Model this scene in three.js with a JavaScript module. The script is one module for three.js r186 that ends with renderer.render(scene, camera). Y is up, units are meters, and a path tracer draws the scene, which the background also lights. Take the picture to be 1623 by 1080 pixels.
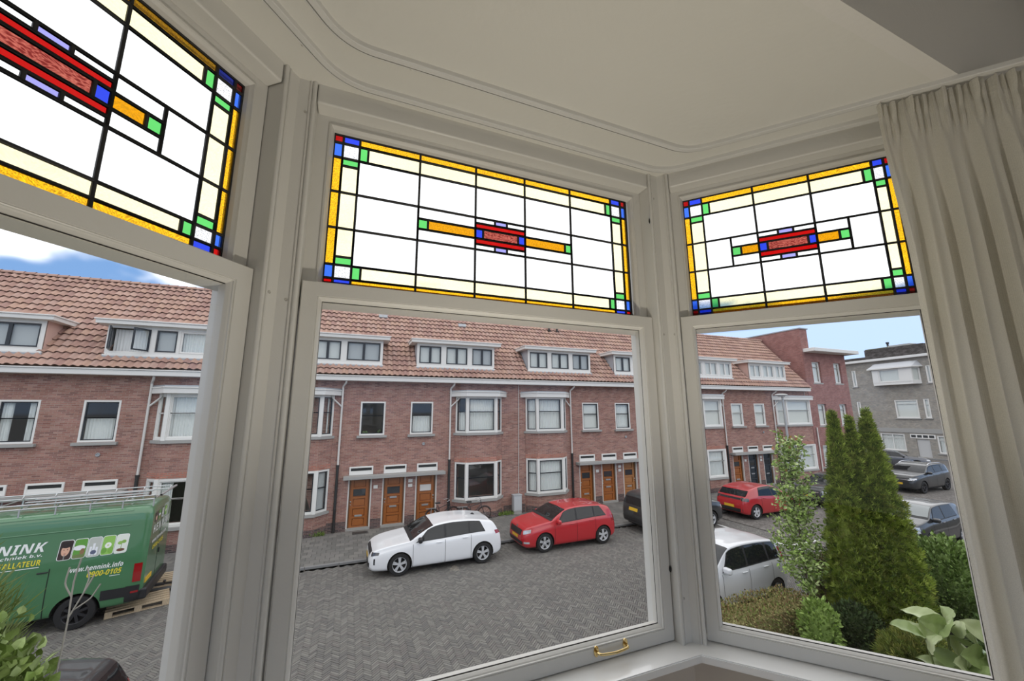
import * as THREE from 'three';
import { mergeGeometries, mergeVertices, toCreasedNormals } from 'three/addons/utils/BufferGeometryUtils.js';
import { ImprovedNoise } from 'three/addons/math/ImprovedNoise.js';
import { RoundedBoxGeometry } from 'three/addons/geometries/RoundedBoxGeometry.js';
import { FontLoader } from 'three/addons/loaders/FontLoader.js';
import { Brush, Evaluator, SUBTRACTION } from 'three-bvh-csg';

// ------------------------------------------------------------------ camera, sky, exposure
const scene = new THREE.Scene();
const renderer = new THREE.WebGLRenderer({ antialias: true });
renderer.toneMapping = THREE.LinearToneMapping;
renderer.toneMappingExposure = 1.0;
renderer.shadowMap.enabled = true;
const EYE = 4.9;                                   // metres above the street; the room is on the first floor
const camera = new THREE.PerspectiveCamera(2 * Math.atan(540 / 622.757) * 180 / Math.PI, 1623 / 1080, 0.02, 400);
const HEADING = 22.22175 * Math.PI / 180, PITCH = 10.36757 * Math.PI / 180, ROLL = -0.2941 * Math.PI / 180;
{
  const right = new THREE.Vector3(Math.cos(HEADING), 0, Math.sin(HEADING)), ahead = new THREE.Vector3(Math.sin(HEADING), 0, -Math.cos(HEADING)), up = new THREE.Vector3(0, 1, 0);
  const f = ahead.clone().multiplyScalar(Math.cos(PITCH)).addScaledVector(up, Math.sin(PITCH));
  const u = up.clone().multiplyScalar(Math.cos(PITCH)).addScaledVector(ahead, -Math.sin(PITCH));
  const X = right.clone().multiplyScalar(Math.cos(ROLL)).addScaledVector(u, Math.sin(ROLL));
  const Y = u.clone().multiplyScalar(Math.cos(ROLL)).addScaledVector(right, -Math.sin(ROLL));
  camera.matrixAutoUpdate = true;
  camera.position.set(0, EYE, 0);
  camera.quaternion.setFromRotationMatrix(new THREE.Matrix4().makeBasis(X, Y, f.clone().negate()));
  camera.updateMatrixWorld(true);
}
const SKY_GAIN = 1.55, ADDED_LAMP = 4.2;
{
  const W = 1536, H = 768, data = new Float32Array(W * H * 4), n = new ImprovedNoise();
  const fbm = (x, y, z, o) => { let s = 0, a = 1, t = 0; for (let i = 0; i < o; i++) { s += a * n.noise(x, y, z); t += a; a *= 0.52; x *= 2.03; y *= 2.03; z *= 2.03; } return s / t; };
  const ss = THREE.MathUtils.smoothstep;
  for (let r = 0; r < H; r++) {
    const el = (r + 0.5) / H * Math.PI - Math.PI / 2, y = Math.sin(el), c = Math.cos(el);
    for (let k = 0; k < W; k++) {
      const az = ((k + 0.5) / W - 0.5) * 2 * Math.PI, x = c * Math.cos(az), z = c * Math.sin(az), i = (r * W + k) * 4;
      let R, G, B;
      if (y <= 0) { R = 0.32; G = 0.33; B = 0.34; }
      else {
        const h = Math.exp(-y * 3.2);
        R = 0.12 + 0.07 * h; G = 0.24 + 0.09 * h; B = 0.48 + 0.08 * h;
        const q = 1 / (y + 0.22), f = fbm(x * q * 1.5 + 61.65, y * 1.2, z * q * 1.5 + 109.44, 6), g = fbm(x * q * 3.1, 4 + y, z * q * 3.1, 5);
        const cover = ss(el, 0.187, 0.295), d = ss(f * 1.7 + cover * 1.22 - 0.25, 0.0, 0.42);
        const lit = 1.0 + 0.25 * g;
        R += (lit * 1.0 - R) * d; G += (lit * 1.01 - G) * d; B += (lit * 1.03 - B) * d;
      }
      data[i] = R * SKY_GAIN; data[i + 1] = G * SKY_GAIN; data[i + 2] = B * SKY_GAIN; data[i + 3] = 1;
    }
  }
  const t = new THREE.DataTexture(data, W, H, THREE.RGBAFormat, THREE.FloatType);
  t.mapping = THREE.EquirectangularReflectionMapping; t.magFilter = THREE.LinearFilter; t.wrapS = THREE.RepeatWrapping; t.needsUpdate = true;
  scene.background = t; scene.environment = t;
}

// ------------------------------------------------------------------ helpers
let seed = 7;
const rnd = () => { seed = (seed + 0x6d2b79f5) | 0; let t = Math.imul(seed ^ (seed >>> 15), 1 | seed); t = (t + Math.imul(t ^ (t >>> 7), 61 | t)) ^ t; return ((t ^ (t >>> 14)) >>> 0) / 4294967296; };
const rr = (a, b) => a + (b - a) * rnd();
const V3 = (x, y, z) => new THREE.Vector3(x, y, z);
const taken = {};
function numbered(name) { const n = taken[name] = (taken[name] ?? -1) + 1; return n ? name + '_' + String(n).padStart(3, '0') : name; }
function tag(o, label, category, group, kind) { Object.assign(o.userData, { label, category }); if (group) o.userData.group = group; if (kind) o.userData.kind = kind; return o; }
function thing(name, label, category, pos = [0, 0, 0], turn = 0, group, kind) {
  const o = new THREE.Group(); o.name = numbered(name); o.position.set(...pos); o.rotation.y = turn; scene.add(o); return tag(o, label, category, group, kind);
}
function mesh(name, geo, mat, parent) {
  const o = new THREE.Mesh(Array.isArray(geo) ? merge(geo) : geo, mat); o.castShadow = o.receiveShadow = true;
  o.name = parent === scene ? numbered(name) : name; parent.add(o); return o;
}
function merge(list) {
  const want = ['position', 'normal', 'uv'];
  const l = list.filter(Boolean).map((g) => { g = g.index ? g.toNonIndexed() : g.clone(); for (const k of Object.keys(g.attributes)) if (!want.includes(k)) g.deleteAttribute(k);
    if (!g.attributes.uv) g.setAttribute('uv', new THREE.BufferAttribute(new Float32Array(g.attributes.position.count * 2), 2)); if (!g.attributes.normal) g.computeVertexNormals(); return g; });
  return l.length === 1 ? l[0] : mergeGeometries(l);
}
const mat4 = (x, y, z, ry = 0, rx = 0, rz = 0, s = 1) => new THREE.Matrix4().compose(V3(x, y, z), new THREE.Quaternion().setFromEuler(new THREE.Euler(rx, ry, rz, 'YXZ')), V3(s, s, s));
// box given by its ends, uv in metres on every face
function box(x0, x1, y0, y1, z0, z1) { const g = new THREE.BoxGeometry(Math.abs(x1 - x0), Math.abs(y1 - y0), Math.abs(z1 - z0)); g.translate((x0 + x1) / 2, (y0 + y1) / 2, (z0 + z1) / 2); return metres(g); }
function rbox(x0, x1, y0, y1, z0, z1, r = 0.01, s = 2) { const g = new RoundedBoxGeometry(x1 - x0, y1 - y0, z1 - z0, s, r); g.translate((x0 + x1) / 2, (y0 + y1) / 2, (z0 + z1) / 2); return metres(g); }
function metres(g) {                                // uv = place in metres, across the side each face looks to
  g = g.index ? g.toNonIndexed() : g; if (!g.attributes.normal) g.computeVertexNormals();
  const p = g.attributes.position, n = g.attributes.normal, uv = new Float32Array(p.count * 2);
  for (let i = 0; i < p.count; i += 3) {
    let ax = 0, ay = 0, az = 0; for (let k = 0; k < 3; k++) { ax += n.getX(i + k); ay += n.getY(i + k); az += n.getZ(i + k); }
    ax = Math.abs(ax); ay = Math.abs(ay); az = Math.abs(az);
    for (let k = 0; k < 3; k++) { const j = i + k, x = p.getX(j), y = p.getY(j), z = p.getZ(j);
      if (ay > ax && ay > az) { uv[j * 2] = x; uv[j * 2 + 1] = z; } else if (ax > az) { uv[j * 2] = z; uv[j * 2 + 1] = y; } else { uv[j * 2] = x; uv[j * 2 + 1] = y; } }
  }
  g.setAttribute('uv', new THREE.BufferAttribute(uv, 2)); return g;
}
function extrude(points, depth, holes = []) {       // outline in x-y, solid from z = 0 to depth
  const s = new THREE.Shape(points.map((p) => new THREE.Vector2(p[0], p[1])));
  for (const h of holes) s.holes.push(new THREE.Path(h.map((p) => new THREE.Vector2(p[0], p[1]))));
  return metres(new THREE.ExtrudeGeometry(s, { depth, bevelEnabled: false }));
}
function prism(plan, y0, y1) {                      // outline in plan (x, z), upright from y0 to y1
  const g = extrude(plan.map(([x, z]) => [x, -z]), y1 - y0); g.rotateX(-Math.PI / 2); g.translate(0, y0, 0); return metres(g);
}
function ring(u0, u1, y0, y1, prof, closed = true) { // mitred frame: profile of [inset, z] pairs
  const pos = [], q = closed ? [...prof, prof[0]] : prof;
  const at = (d, z) => [[u0 + d, y0 + d, z], [u1 - d, y0 + d, z], [u1 - d, y1 - d, z], [u0 + d, y1 - d, z]];
  for (let i = 0; i + 1 < q.length; i++) { const A = at(...q[i]), B = at(...q[i + 1]);
    for (let k = 0; k < 4; k++) { const m = (k + 1) % 4; pos.push(...A[k], ...A[m], ...B[m], ...A[k], ...B[m], ...B[k]); } }
  const g = new THREE.BufferGeometry(); g.setAttribute('position', new THREE.BufferAttribute(new Float32Array(pos), 3)); g.computeVertexNormals(); return metres(g);
}
const tube = (pts, r, seg = 8, radial = 8, smooth = true) => {
  const v = pts.map((p) => V3(...p)); let c;
  if (smooth) c = new THREE.CatmullRomCurve3(v, false, 'catmullrom', 0.3); else { c = new THREE.CurvePath(); for (let i = 0; i + 1 < v.length; i++) c.add(new THREE.LineCurve3(v[i], v[i + 1])); }
  return new THREE.TubeGeometry(c, seg, r, radial, false);
};
const cyl = (r0, r1, h, seg = 16) => new THREE.CylinderGeometry(r0, r1, h, seg);
function gridSurface(nu, nv, f, flip = false) {     // f(u, v) -> [x, y, z], smooth normals
  const pos = new Float32Array((nu + 1) * (nv + 1) * 3), uv = new Float32Array((nu + 1) * (nv + 1) * 2), idx = [];
  for (let i = 0; i <= nu; i++) for (let j = 0; j <= nv; j++) { const k = i * (nv + 1) + j, p = f(i / nu, j / nv); pos.set(p.slice(0, 3), k * 3); uv.set(p.length > 3 ? p.slice(3, 5) : [i / nu, j / nv], k * 2); }
  for (let i = 0; i < nu; i++) for (let j = 0; j < nv; j++) { const a = i * (nv + 1) + j, b = a + nv + 1; if (flip) idx.push(a, a + 1, b, b, a + 1, b + 1); else idx.push(a, b, a + 1, b, b + 1, a + 1); }
  const g = new THREE.BufferGeometry(); g.setAttribute('position', new THREE.BufferAttribute(pos, 3)); g.setAttribute('uv', new THREE.BufferAttribute(uv, 2)); g.setIndex(idx); g.computeVertexNormals(); return g;
}
const _v = V3(0, 0, 0);
function inFrame(x, y, z, m = 1.02) { _v.set(x, y, z).project(camera); return Math.abs(_v.x) < m && Math.abs(_v.y) < m && _v.z < 1; }
// many alike pieces on one parent: the 300 that show largest are meshes, the rest one instanced object
function pieces(parent, name, geo, mats, tints, list, most = 300) {
  const eye = camera.position, off = V3(0, 0, 0); for (let o = parent; o; o = o.parent) off.add(o.position);
  const score = (p) => { const x = p.e[12] + off.x, y = p.e[13] + off.y, z = p.e[14] + off.z; return (inFrame(x, y, z) ? 0 : 1e4) + Math.hypot(x - eye.x, y - eye.y, z - eye.z); };
  const all = list.map((m) => ({ m, e: m.elements })); for (const p of all) p.s = score(p); all.sort((a, b) => a.s - b.s);
  for (const p of all.slice(0, most)) { const o = mesh(name, geo, mats[Math.floor(rnd() * mats.length)], parent); p.m.decompose(o.position, o.quaternion, o.scale); }
  const rest = all.slice(most); if (!rest.length) return null;
  const im = new THREE.InstancedMesh(geo, mats[0].clone(), rest.length); im.material.color.setRGB(1, 1, 1); im.name = name + '_field'; im.castShadow = im.receiveShadow = true; im.userData.kind = 'stuff';
  rest.forEach((p, i) => { im.setMatrixAt(i, p.m); im.setColorAt(i, tints[Math.floor(rnd() * tints.length)]); }); parent.add(im); return im;
}

// ------------------------------------------------------------------ textures and materials
const noise3 = new ImprovedNoise();
function tex(w, h, f, srgb = true, size = [1, 1]) {  // f(x, y) -> [r, g, b] 0..255, size: metres covered
  const d = new Uint8Array(w * h * 4);
  for (let y = 0; y < h; y++) for (let x = 0; x < w; x++) { const c = f(x, y), i = (y * w + x) * 4; if (typeof c === 'number') { d[i] = d[i + 1] = d[i + 2] = c; } else { d[i] = c[0]; d[i + 1] = c[1]; d[i + 2] = c[2]; } d[i + 3] = 255; }
  const t = new THREE.DataTexture(d, w, h); t.wrapS = t.wrapT = THREE.RepeatWrapping; t.magFilter = THREE.LinearFilter; t.minFilter = THREE.LinearMipmapLinearFilter; t.generateMipmaps = true;
  if (srgb) t.colorSpace = THREE.SRGBColorSpace; t.repeat.set(1 / size[0], 1 / size[1]); t.needsUpdate = true; return t;
}
const clamp8 = (v) => Math.max(0, Math.min(255, v));
const tile = (x, y, w, h, s, z = 0) => {             // noise that repeats at w, h
  const a = x / w * Math.PI * 2, b = y / h * Math.PI * 2, r = s / 6.283; return noise3.noise(Math.cos(a) * r + 11 + z, Math.sin(a) * r + Math.cos(b) * r, Math.sin(b) * r + z * 3.1);
};
function std(color, roughness = 0.6, o = {}) { const m = new THREE.MeshStandardMaterial({ roughness, ...o }); if (Array.isArray(color)) m.color.setRGB(...color); else m.color.set(color); return m; }
function phys(color, roughness = 0.5, o = {}) { const m = new THREE.MeshPhysicalMaterial({ roughness, ...o }); if (Array.isArray(color)) m.color.setRGB(...color); else m.color.set(color); return m; }
const glassPane = phys(0xffffff, 0, { transmission: 1, thickness: 0, ior: 1.5, specularIntensity: 0.4, side: THREE.DoubleSide });
// fine paint relief shared by the joinery
const paintBump = tex(512, 512, (x, y) => clamp8(128 + 60 * tile(x, y, 512, 512, 26) + 40 * tile(x, y, 512, 512, 90, 2)), false, [0.5, 0.5]);
const plasterBump = tex(512, 512, (x, y) => clamp8(128 + 70 * tile(x, y, 512, 512, 12, 5) + 46 * tile(x, y, 512, 512, 60, 7) + rr(-10, 10)), false, [1.2, 1.2]);
const paint = phys([0.69, 0.675, 0.635], 0.42, { bumpMap: paintBump, bumpScale: 0.0006, clearcoat: 0.15, clearcoatRoughness: 0.3 });
const sillPaint = phys([0.90, 0.90, 0.89], 0.25, { bumpMap: paintBump, bumpScale: 0.0003, clearcoat: 1, clearcoatRoughness: 0.06 });
const ceilingPaint = std([0.70, 0.685, 0.635], 0.9, { bumpMap: plasterBump, bumpScale: 0.002 });
const wallPaint = std([0.72, 0.70, 0.66], 0.9, { bumpMap: plasterBump, bumpScale: 0.002 });
const beigePaint = std([0.56, 0.50, 0.43], 0.8, { bumpMap: plasterBump, bumpScale: 0.0015 });
const floorWood = std([1, 1, 1], 0.45, { map: tex(512, 512, (x, y) => { const b = Math.floor(x / 85.4), g = 14 * tile(x * 3, y, 512, 512, 40, b), k = (x % 85.4) < 1.6 ? -60 : 0, s = ((b * 37) % 7) * 4; return [clamp8(222 + g + k - s), clamp8(206 + g + k - s), clamp8(182 + g + k - s)]; }, true, [1.0, 2.0]) });
const whiteOut = std([0.72, 0.72, 0.70], 0.45);      // white exterior paint
// ------------------------------------------------------------------ the room: shell and bay
const CEIL = EYE + 1.258, FLOOR = EYE - 1.5, ROOM_CEIL = EYE + 2.12, SILL = EYE - 1.0, BACK = 3.4;
const cL = [-0.255, -1.5], cR = [1.464, -1.5], aL = 51.0 * Math.PI / 180, aR = 48.6 * Math.PI / 180;
const uL = [-Math.cos(aL), Math.sin(aL)], nL = [-Math.sin(aL), -Math.cos(aL)], uR = [Math.cos(aR), Math.sin(aR)], nR = [Math.sin(aR), -Math.cos(aR)];
const along = (o, u, t, n, w) => [o[0] + u[0] * t + n[0] * w, o[1] + u[1] * t + n[1] * w];
const tEnd = 0.95 / Math.sin(aR), tEndL = 0.95 / Math.sin(aL), OPEN_L = cL[0] + uL[0] * tEndL, OPEN_R = cR[0] + uR[0] * tEnd;
// outer line of the bay at an outward offset w
function bayLine(w) {
  const meet = (o, n1, n2) => { const d = n1[0] * n2[1] - n1[1] * n2[0], c1 = n1[0] * o[0] + n1[1] * o[1] + w, c2 = n2[0] * o[0] + n2[1] * o[1] + w; return [(c1 * n2[1] - c2 * n1[1]) / d, (n1[0] * c2 - n2[0] * c1) / d]; };
  const nc = [0, -1], zc = (o, u, n) => { const p = along(o, u, 0, n, w), t = (-0.55 - p[1]) / u[1]; return [p[0] + u[0] * t, -0.55]; };
  return [zc(cL, uL, nL), meet(cL, nL, nc), meet(cR, nc, nR), zc(cR, uR, nR)];
}
{
  const s = (o, label, cat) => tag(o, label, cat, null, 'structure');
  s(mesh('floor', [box(-3.2, 4.4, FLOOR - 0.2, FLOOR, -0.55, BACK), prism([...bayLine(0.12)], FLOOR - 0.2, FLOOR)], floorWood, scene), 'pale oak floor of the room behind the bay window', 'floor');
  s(mesh('ceiling', prism(bayLine(0.21).map(([x, z]) => [x, z > -0.56 ? -0.6 : z]), CEIL, CEIL + 0.12), ceilingPaint, scene), 'off-white plaster ceiling of the bay with two curtain tracks', 'ceiling');
  s(mesh('ceiling', box(-3.2, 4.4, ROOM_CEIL, ROOM_CEIL + 0.15, -0.85, BACK), ceilingPaint, scene), 'higher plaster ceiling of the room behind the header', 'ceiling');
  s(mesh('wall_front', [box(OPEN_L - 0.3, OPEN_R + 0.3, CEIL, ROOM_CEIL + 0.1, -0.6, -0.55), box(-3.2, OPEN_L - 0.02, FLOOR, ROOM_CEIL + 0.05, -0.85, -0.552), box(OPEN_R + 0.02, 4.4, FLOOR, ROOM_CEIL + 0.05, -0.85, -0.552)], wallPaint, scene), 'shaded grey-white wall and header around the bay opening', 'wall');
  s(mesh('wall_left', box(-3.4, -3.2, FLOOR - 0.2, ROOM_CEIL + 0.15, -0.85, BACK + 0.2), wallPaint, scene), 'plain plaster side wall of the room', 'wall');
  s(mesh('wall_right', box(4.4, 4.6, FLOOR - 0.2, ROOM_CEIL + 0.15, -0.85, BACK + 0.2), wallPaint, scene), 'plain plaster side wall past the curtain', 'wall');
  // back wall with an added, unseen wide window that lights the room from behind
  s(mesh('wall_back', [box(-3.2, -2.7, FLOOR, ROOM_CEIL, BACK, BACK + 0.2), box(3.9, 4.4, FLOOR, ROOM_CEIL, BACK, BACK + 0.2), box(-2.7, 3.9, FLOOR + 2.1, ROOM_CEIL, BACK, BACK + 0.2), box(-2.7, 3.9, FLOOR - 0.2, FLOOR + 0.06, BACK, BACK + 0.2)], wallPaint, scene), 'back wall of the room with an added wide window for light', 'wall');
  const addedWin = new THREE.Group(); addedWin.name = 'window_4'; addedWin.position.set(0, FLOOR, BACK + 0.1); scene.add(addedWin); tag(addedWin, 'added wide window in the unseen back wall, put in to light the room', 'window', null, 'structure');
  mesh('frame', [ring(-2.7, 3.9, 0.06, 2.1, [[0, -0.05], [0, 0.05], [0.07, 0.05], [0.07, -0.05]]), box(-0.54, -0.46, 0.1, 2.05, -0.04, 0.04), box(1.66, 1.74, 0.1, 2.05, -0.04, 0.04)], paint, addedWin);
  for (const [a, b] of [[-2.64, -0.5], [-0.5, 1.7], [1.7, 3.84]]) mesh('pane', new THREE.PlaneGeometry(b - a, 1.94).translate((a + b) / 2, 1.08, 0), glassPane, addedWin);
  // apron below the sill
  const A = bayLine(0), B = bayLine(0.14), seg = (i) => prism([A[i], A[i + 1], B[i + 1], B[i]], FLOOR - 0.2, SILL - 0.03);
  s(mesh('wall_bay', [seg(0), seg(1), seg(2)], beigePaint, scene), 'beige panelled apron under the bay window sill', 'wall');
  // sill board
  const F = bayLine(-0.085), K = bayLine(0.06), sb = [];
  for (let i = 0; i < 3; i++) { const P = [F[i], F[i + 1], K[i + 1], K[i]]; sb.push(prism(P, SILL - 0.028, SILL - 0.004)); const E = bayLine(-0.081), Q = [E[i], E[i + 1], K[i + 1], K[i]]; sb.push(prism(Q, SILL - 0.032, SILL)); }
  s(mesh('trim', sb, sillPaint, scene), 'glossy white window sill board running round the bay', 'window sill');
  scene.children[scene.children.length - 1].name = 'trim_1';
}
// corner posts
function post(n, c, n1, u1, n2, u2, w1, w2, label) { // c crease, faces run along u1 and u2
  const p1 = along(c, u1, w1, n1, 0), p1b = along(c, u1, w1, n1, 0.21), p2 = along(c, u2, w2, n2, 0), p2b = along(c, u2, w2, n2, 0.21), mid = [c[0] + (n1[0] + n2[0]) * 0.118, c[1] + (n1[1] + n2[1]) * 0.118];
  const g = [prism([p1b, p1, c, p2, p2b, mid], SILL, CEIL)];
  for (const [p, u] of [[p1, u1], [p2, u2]]) for (const [t, r] of [[-0.007, 0.008], [-0.021, 0.0045]]) { const k = cyl(r, r, CEIL - SILL, 12); k.translate(p[0] + u[0] * t, (CEIL + SILL) / 2, p[1] + u[1] * t); g.push(k); }
  const o = tag(mesh('trim', g, paint, scene), label, 'window post', null, 'structure'); o.name = 'trim_' + n;
  return { o, p1, p2 };
}
const postL = post(2, cL, nL, uL, [0, -1], [1, 0], 0.062, 0.062, 'off-white beaded corner post between the side window and centre window'), postR = post(3, cR, [0, -1], [-1, 0], nR, uR, 0.060, 0.057, 'off-white beaded corner post with the old latch marks, nearest the brass handle');
const plugMat = std([0.5, 0.48, 0.44], 0.7), darkGap = std([0.03, 0.028, 0.025], 0.9), lead = std([0.028, 0.028, 0.03], 0.55, { metalness: 0.3 });
function plug(parent, x, y, z, ry) { const g = merge([new THREE.TorusGeometry(0.0045, 0.0012, 6, 12), new THREE.CircleGeometry(0.0045, 10).translate(0, 0, -0.0005)]); g.rotateY(ry); g.translate(x, y, z); return mesh('screw_plug', g, plugMat, parent); }
plug(postL.o, cL[0] + uL[0] * 0.03 - nL[0] * 0.001, EYE + 0.40, cL[1] + uL[1] * 0.03 - nL[1] * 0.001, aL); plug(postL.o, cL[0] + 0.03, EYE + 0.385, cL[1] + 0.001, 0); plug(postL.o, cL[0] + 0.03, EYE + 1.12, cL[1] + 0.001, 0);
plug(postR.o, cR[0] - 0.03, EYE + 0.38, cR[1] + 0.001, 0); plug(postR.o, cR[0] + uR[0] * 0.03 - nR[0] * 0.001, EYE + 0.38, cR[1] + uR[1] * 0.03 - nR[1] * 0.001, -aR); plug(postR.o, cR[0] - 0.03, EYE + 1.12, cR[1] + 0.001, 0); plug(postR.o, cR[0] - 0.03, EYE - 0.82, cR[1] + 0.001, 0);

// ------------------------------------------------------------------ bay windows with leaded upper lights
const hammered = (r, g, b, k, s) => tex(256, 256, (x, y) => { const n = tile(x, y, 256, 256, s) + 0.6 * tile(x, y, 256, 256, s * 2.3, 4), m = 1 + k * n; return [clamp8(r * m), clamp8(g * m), clamp8(b * m)]; }, true, [0.12, 0.12]);
const GL = {
  clear: phys([0.93, 0.94, 0.94], 0.03, { transmission: 1, thickness: 0, ior: 1.5 }),
  pale: phys([1, 1, 1], 0.05, { transmission: 1, thickness: 0, map: hammered(252, 243, 196, 0.05, 22) }),
  amber: phys([1, 1, 1], 0.06, { transmission: 1, thickness: 0, map: hammered(230, 168, 26, 0.34, 40) }),
  gold: phys([1, 1, 1], 0.06, { transmission: 1, thickness: 0, map: hammered(206, 140, 6, 0.12, 20) }),
  red: phys([0.42, 0.0015, 0.002], 0.05, { transmission: 1, thickness: 0 }),
  darkred: phys([0.30, 0.002, 0.003], 0.05, { transmission: 1, thickness: 0 }),
  blue: phys([0.022, 0.05, 0.60], 0.05, { transmission: 1, thickness: 0 }),
  sky: phys([0.035, 0.13, 0.66], 0.05, { transmission: 1, thickness: 0 }),
  green: phys([0.10, 0.52, 0.12], 0.05, { transmission: 1, thickness: 0 }),
  lilac: phys([0.30, 0.29, 0.66], 0.05, { transmission: 1, thickness: 0 }),
  marble: phys([1, 1, 1], 0.08, { transmission: 1, thickness: 0, map: tex(256, 128, (x, y) => { const v = Math.abs(tile(x, y * 2, 256, 256, 14)) * 2.2 + 0.3 * tile(x, y, 256, 128, 30, 3), m = Math.min(1, v); return [clamp8(178 - 66 * m), clamp8(96 - 66 * m), clamp8(82 - 54 * m)]; }, true, [0.16, 0.08]) }),
  ice: phys([1, 1, 1], 0.08, { transmission: 1, thickness: 0, map: tex(256, 256, (x, y) => { const v = tile(x, y, 256, 256, 60) + 0.8 * tile(x, y, 256, 256, 120, 2), m = v > 0.34 ? 0.45 : 1; return [235 * m, 235 * m, 238 * m]; }, true, [0.09, 0.09]) }),
};
// each entry: [colour, u0, u1, y0, y1]; y from the eye level
function leadedLayout(P) {
  const L = [], yT = 1.13, low = P.low ?? 0.513, yB = low - 0.036, b1 = 0.036, g = 0.034, a = (k, u0, u1, y0, y1) => L.push([k, u0, u1, y0, y1]);
  const { e0, e1, s1l, s2l, s1r, s2r, mids } = P, i0 = yT - b1 - 0.066, i1 = 0.569, r1 = 0.876, r2 = 0.722;
  for (const [yo, yi, d, b2] of [[yT, yT - b1, -1, 0.066], [yB, yB + b1, 1, 0.569 - low]]) {
    const lo = Math.min(yo, yi), hi = Math.max(yo, yi), q0 = Math.min(yi, yi + d * b2), q1 = Math.max(yi, yi + d * b2);
    a(d < 0 ? 'darkred' : 'red', e0, s1l, lo, hi); a(d < 0 ? 'darkred' : 'red', s1r, e1, lo, hi); a('blue', s1l, s2l, lo, hi); a('blue', s2r, s1r, lo, hi);
    const gy0 = yi + d * b2;
    a('sky', e0, s1l, q0, q1); a('sky', s1r, e1, q0, q1); a('ice', s1l, s2l, q0, q1); a('ice', s2r, s1r, q0, q1);
    const h0 = Math.min(gy0, gy0 + d * g), h1 = Math.max(gy0, gy0 + d * g); a('green', s1l, s2l, h0, h1); a('green', s2r, s1r, h0, h1);
    a('green', s2l, s2l + g, q0, q1); a('green', s2r - g, s2r, q0, q1);
    const cols = [s2l, ...mids, s2r];
    for (let k = 0; k + 1 < cols.length; k++) { a('amber', cols[k], cols[k + 1], lo, hi); a('pale', k ? cols[k] : cols[k] + g, k + 2 < cols.length ? cols[k + 1] : cols[k + 1] - g, q0, q1); }
  }
  const rows = [i0 - g, r1, r2, i1 + g];
  for (let k = 0; k < 3; k++) { a('amber', e0, s1l, k === 2 ? i1 : rows[k + 1], k === 0 ? i0 : rows[k]); a('amber', s1r, e1, k === 2 ? i1 : rows[k + 1], k === 0 ? i0 : rows[k]); a('pale', s1l, s2l, rows[k + 1], rows[k]); a('pale', s2r, s1r, rows[k + 1], rows[k]); }
  const cols = [s2l, ...mids, s2r], c = P.centre;
  for (let k = 0; k + 1 < cols.length; k++) {
    a('clear', cols[k], cols[k + 1], r1, i0); a('clear', cols[k], cols[k + 1], i1, r2);
    if (P.bar[k]) { const [g0, g1, b0, b1_, clear] = P.bar[k], lo = Math.min(g0, g1, b0, b1_), hi = Math.max(g0, g1, b0, b1_);
      a('green', g0, g1, 0.775, 0.822); a('gold', b0, b1_, 0.775, 0.822); a('clear', lo, hi, 0.822, r1); a('clear', lo, hi, r2, 0.775); if (clear) a('clear', clear[0], clear[1], r2, r1);
    } else if (k === c) { const u0 = cols[k], u1 = cols[k + 1], [l0, l1, m0, m1] = P.heart;
      for (const [y0, y1] of [[0.850, r1], [r2, 0.748]]) { a('clear', u0, l0, y0, y1); a('lilac', l0, l1, y0, y1); a('clear', l1, u1, y0, y1); }
      a('red', u0, u1, 0.823, 0.850); a('red', u0, u1, 0.748, 0.776); a('blue', u0, m0, 0.776, 0.823); a('marble', m0, m1, 0.776, 0.823); a('blue', m1, u1, 0.776, 0.823);
    } else a('clear', cols[k], cols[k + 1], r2, r1);
  }
  return L;
}
const layC = leadedLayout({ e0: 0.128, e1: 1.58, s1l: 0.163, s2l: 0.227, s2r: 1.482, s1r: 1.545, mids: [0.476, 0.732, 0.979, 1.232], centre: 2, bar: { 1: [0.482, 0.519, 0.519, 0.732], 3: [1.195, 1.232, 0.979, 1.195] }, heart: [0.826, 0.886, 0.769, 0.943] });
layC.forEach((e) => { if (e[1] === 0.482) e[1] = 0.476; });
const sideLay = (low) => leadedLayout({ low, e0: 0.117, e1: 0.98, s1l: 0.147, s2l: 0.208, s2r: 0.911, s1r: 0.953, mids: [0.442, 0.675], centre: 1, bar: { 0: [0.324, 0.365, 0.365, 0.442, [0.208, 0.324]], 2: [0.76, 0.799, 0.675, 0.76, [0.799, 0.911]] }, heart: [0.527, 0.589, 0.478, 0.642] }), layR = sideLay(0.516);
const layLeft = sideLay(0.522).map(([k, a, b, y0, y1]) => [k, -0.014 - b, -0.014 - a, y0, y1]);
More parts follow.
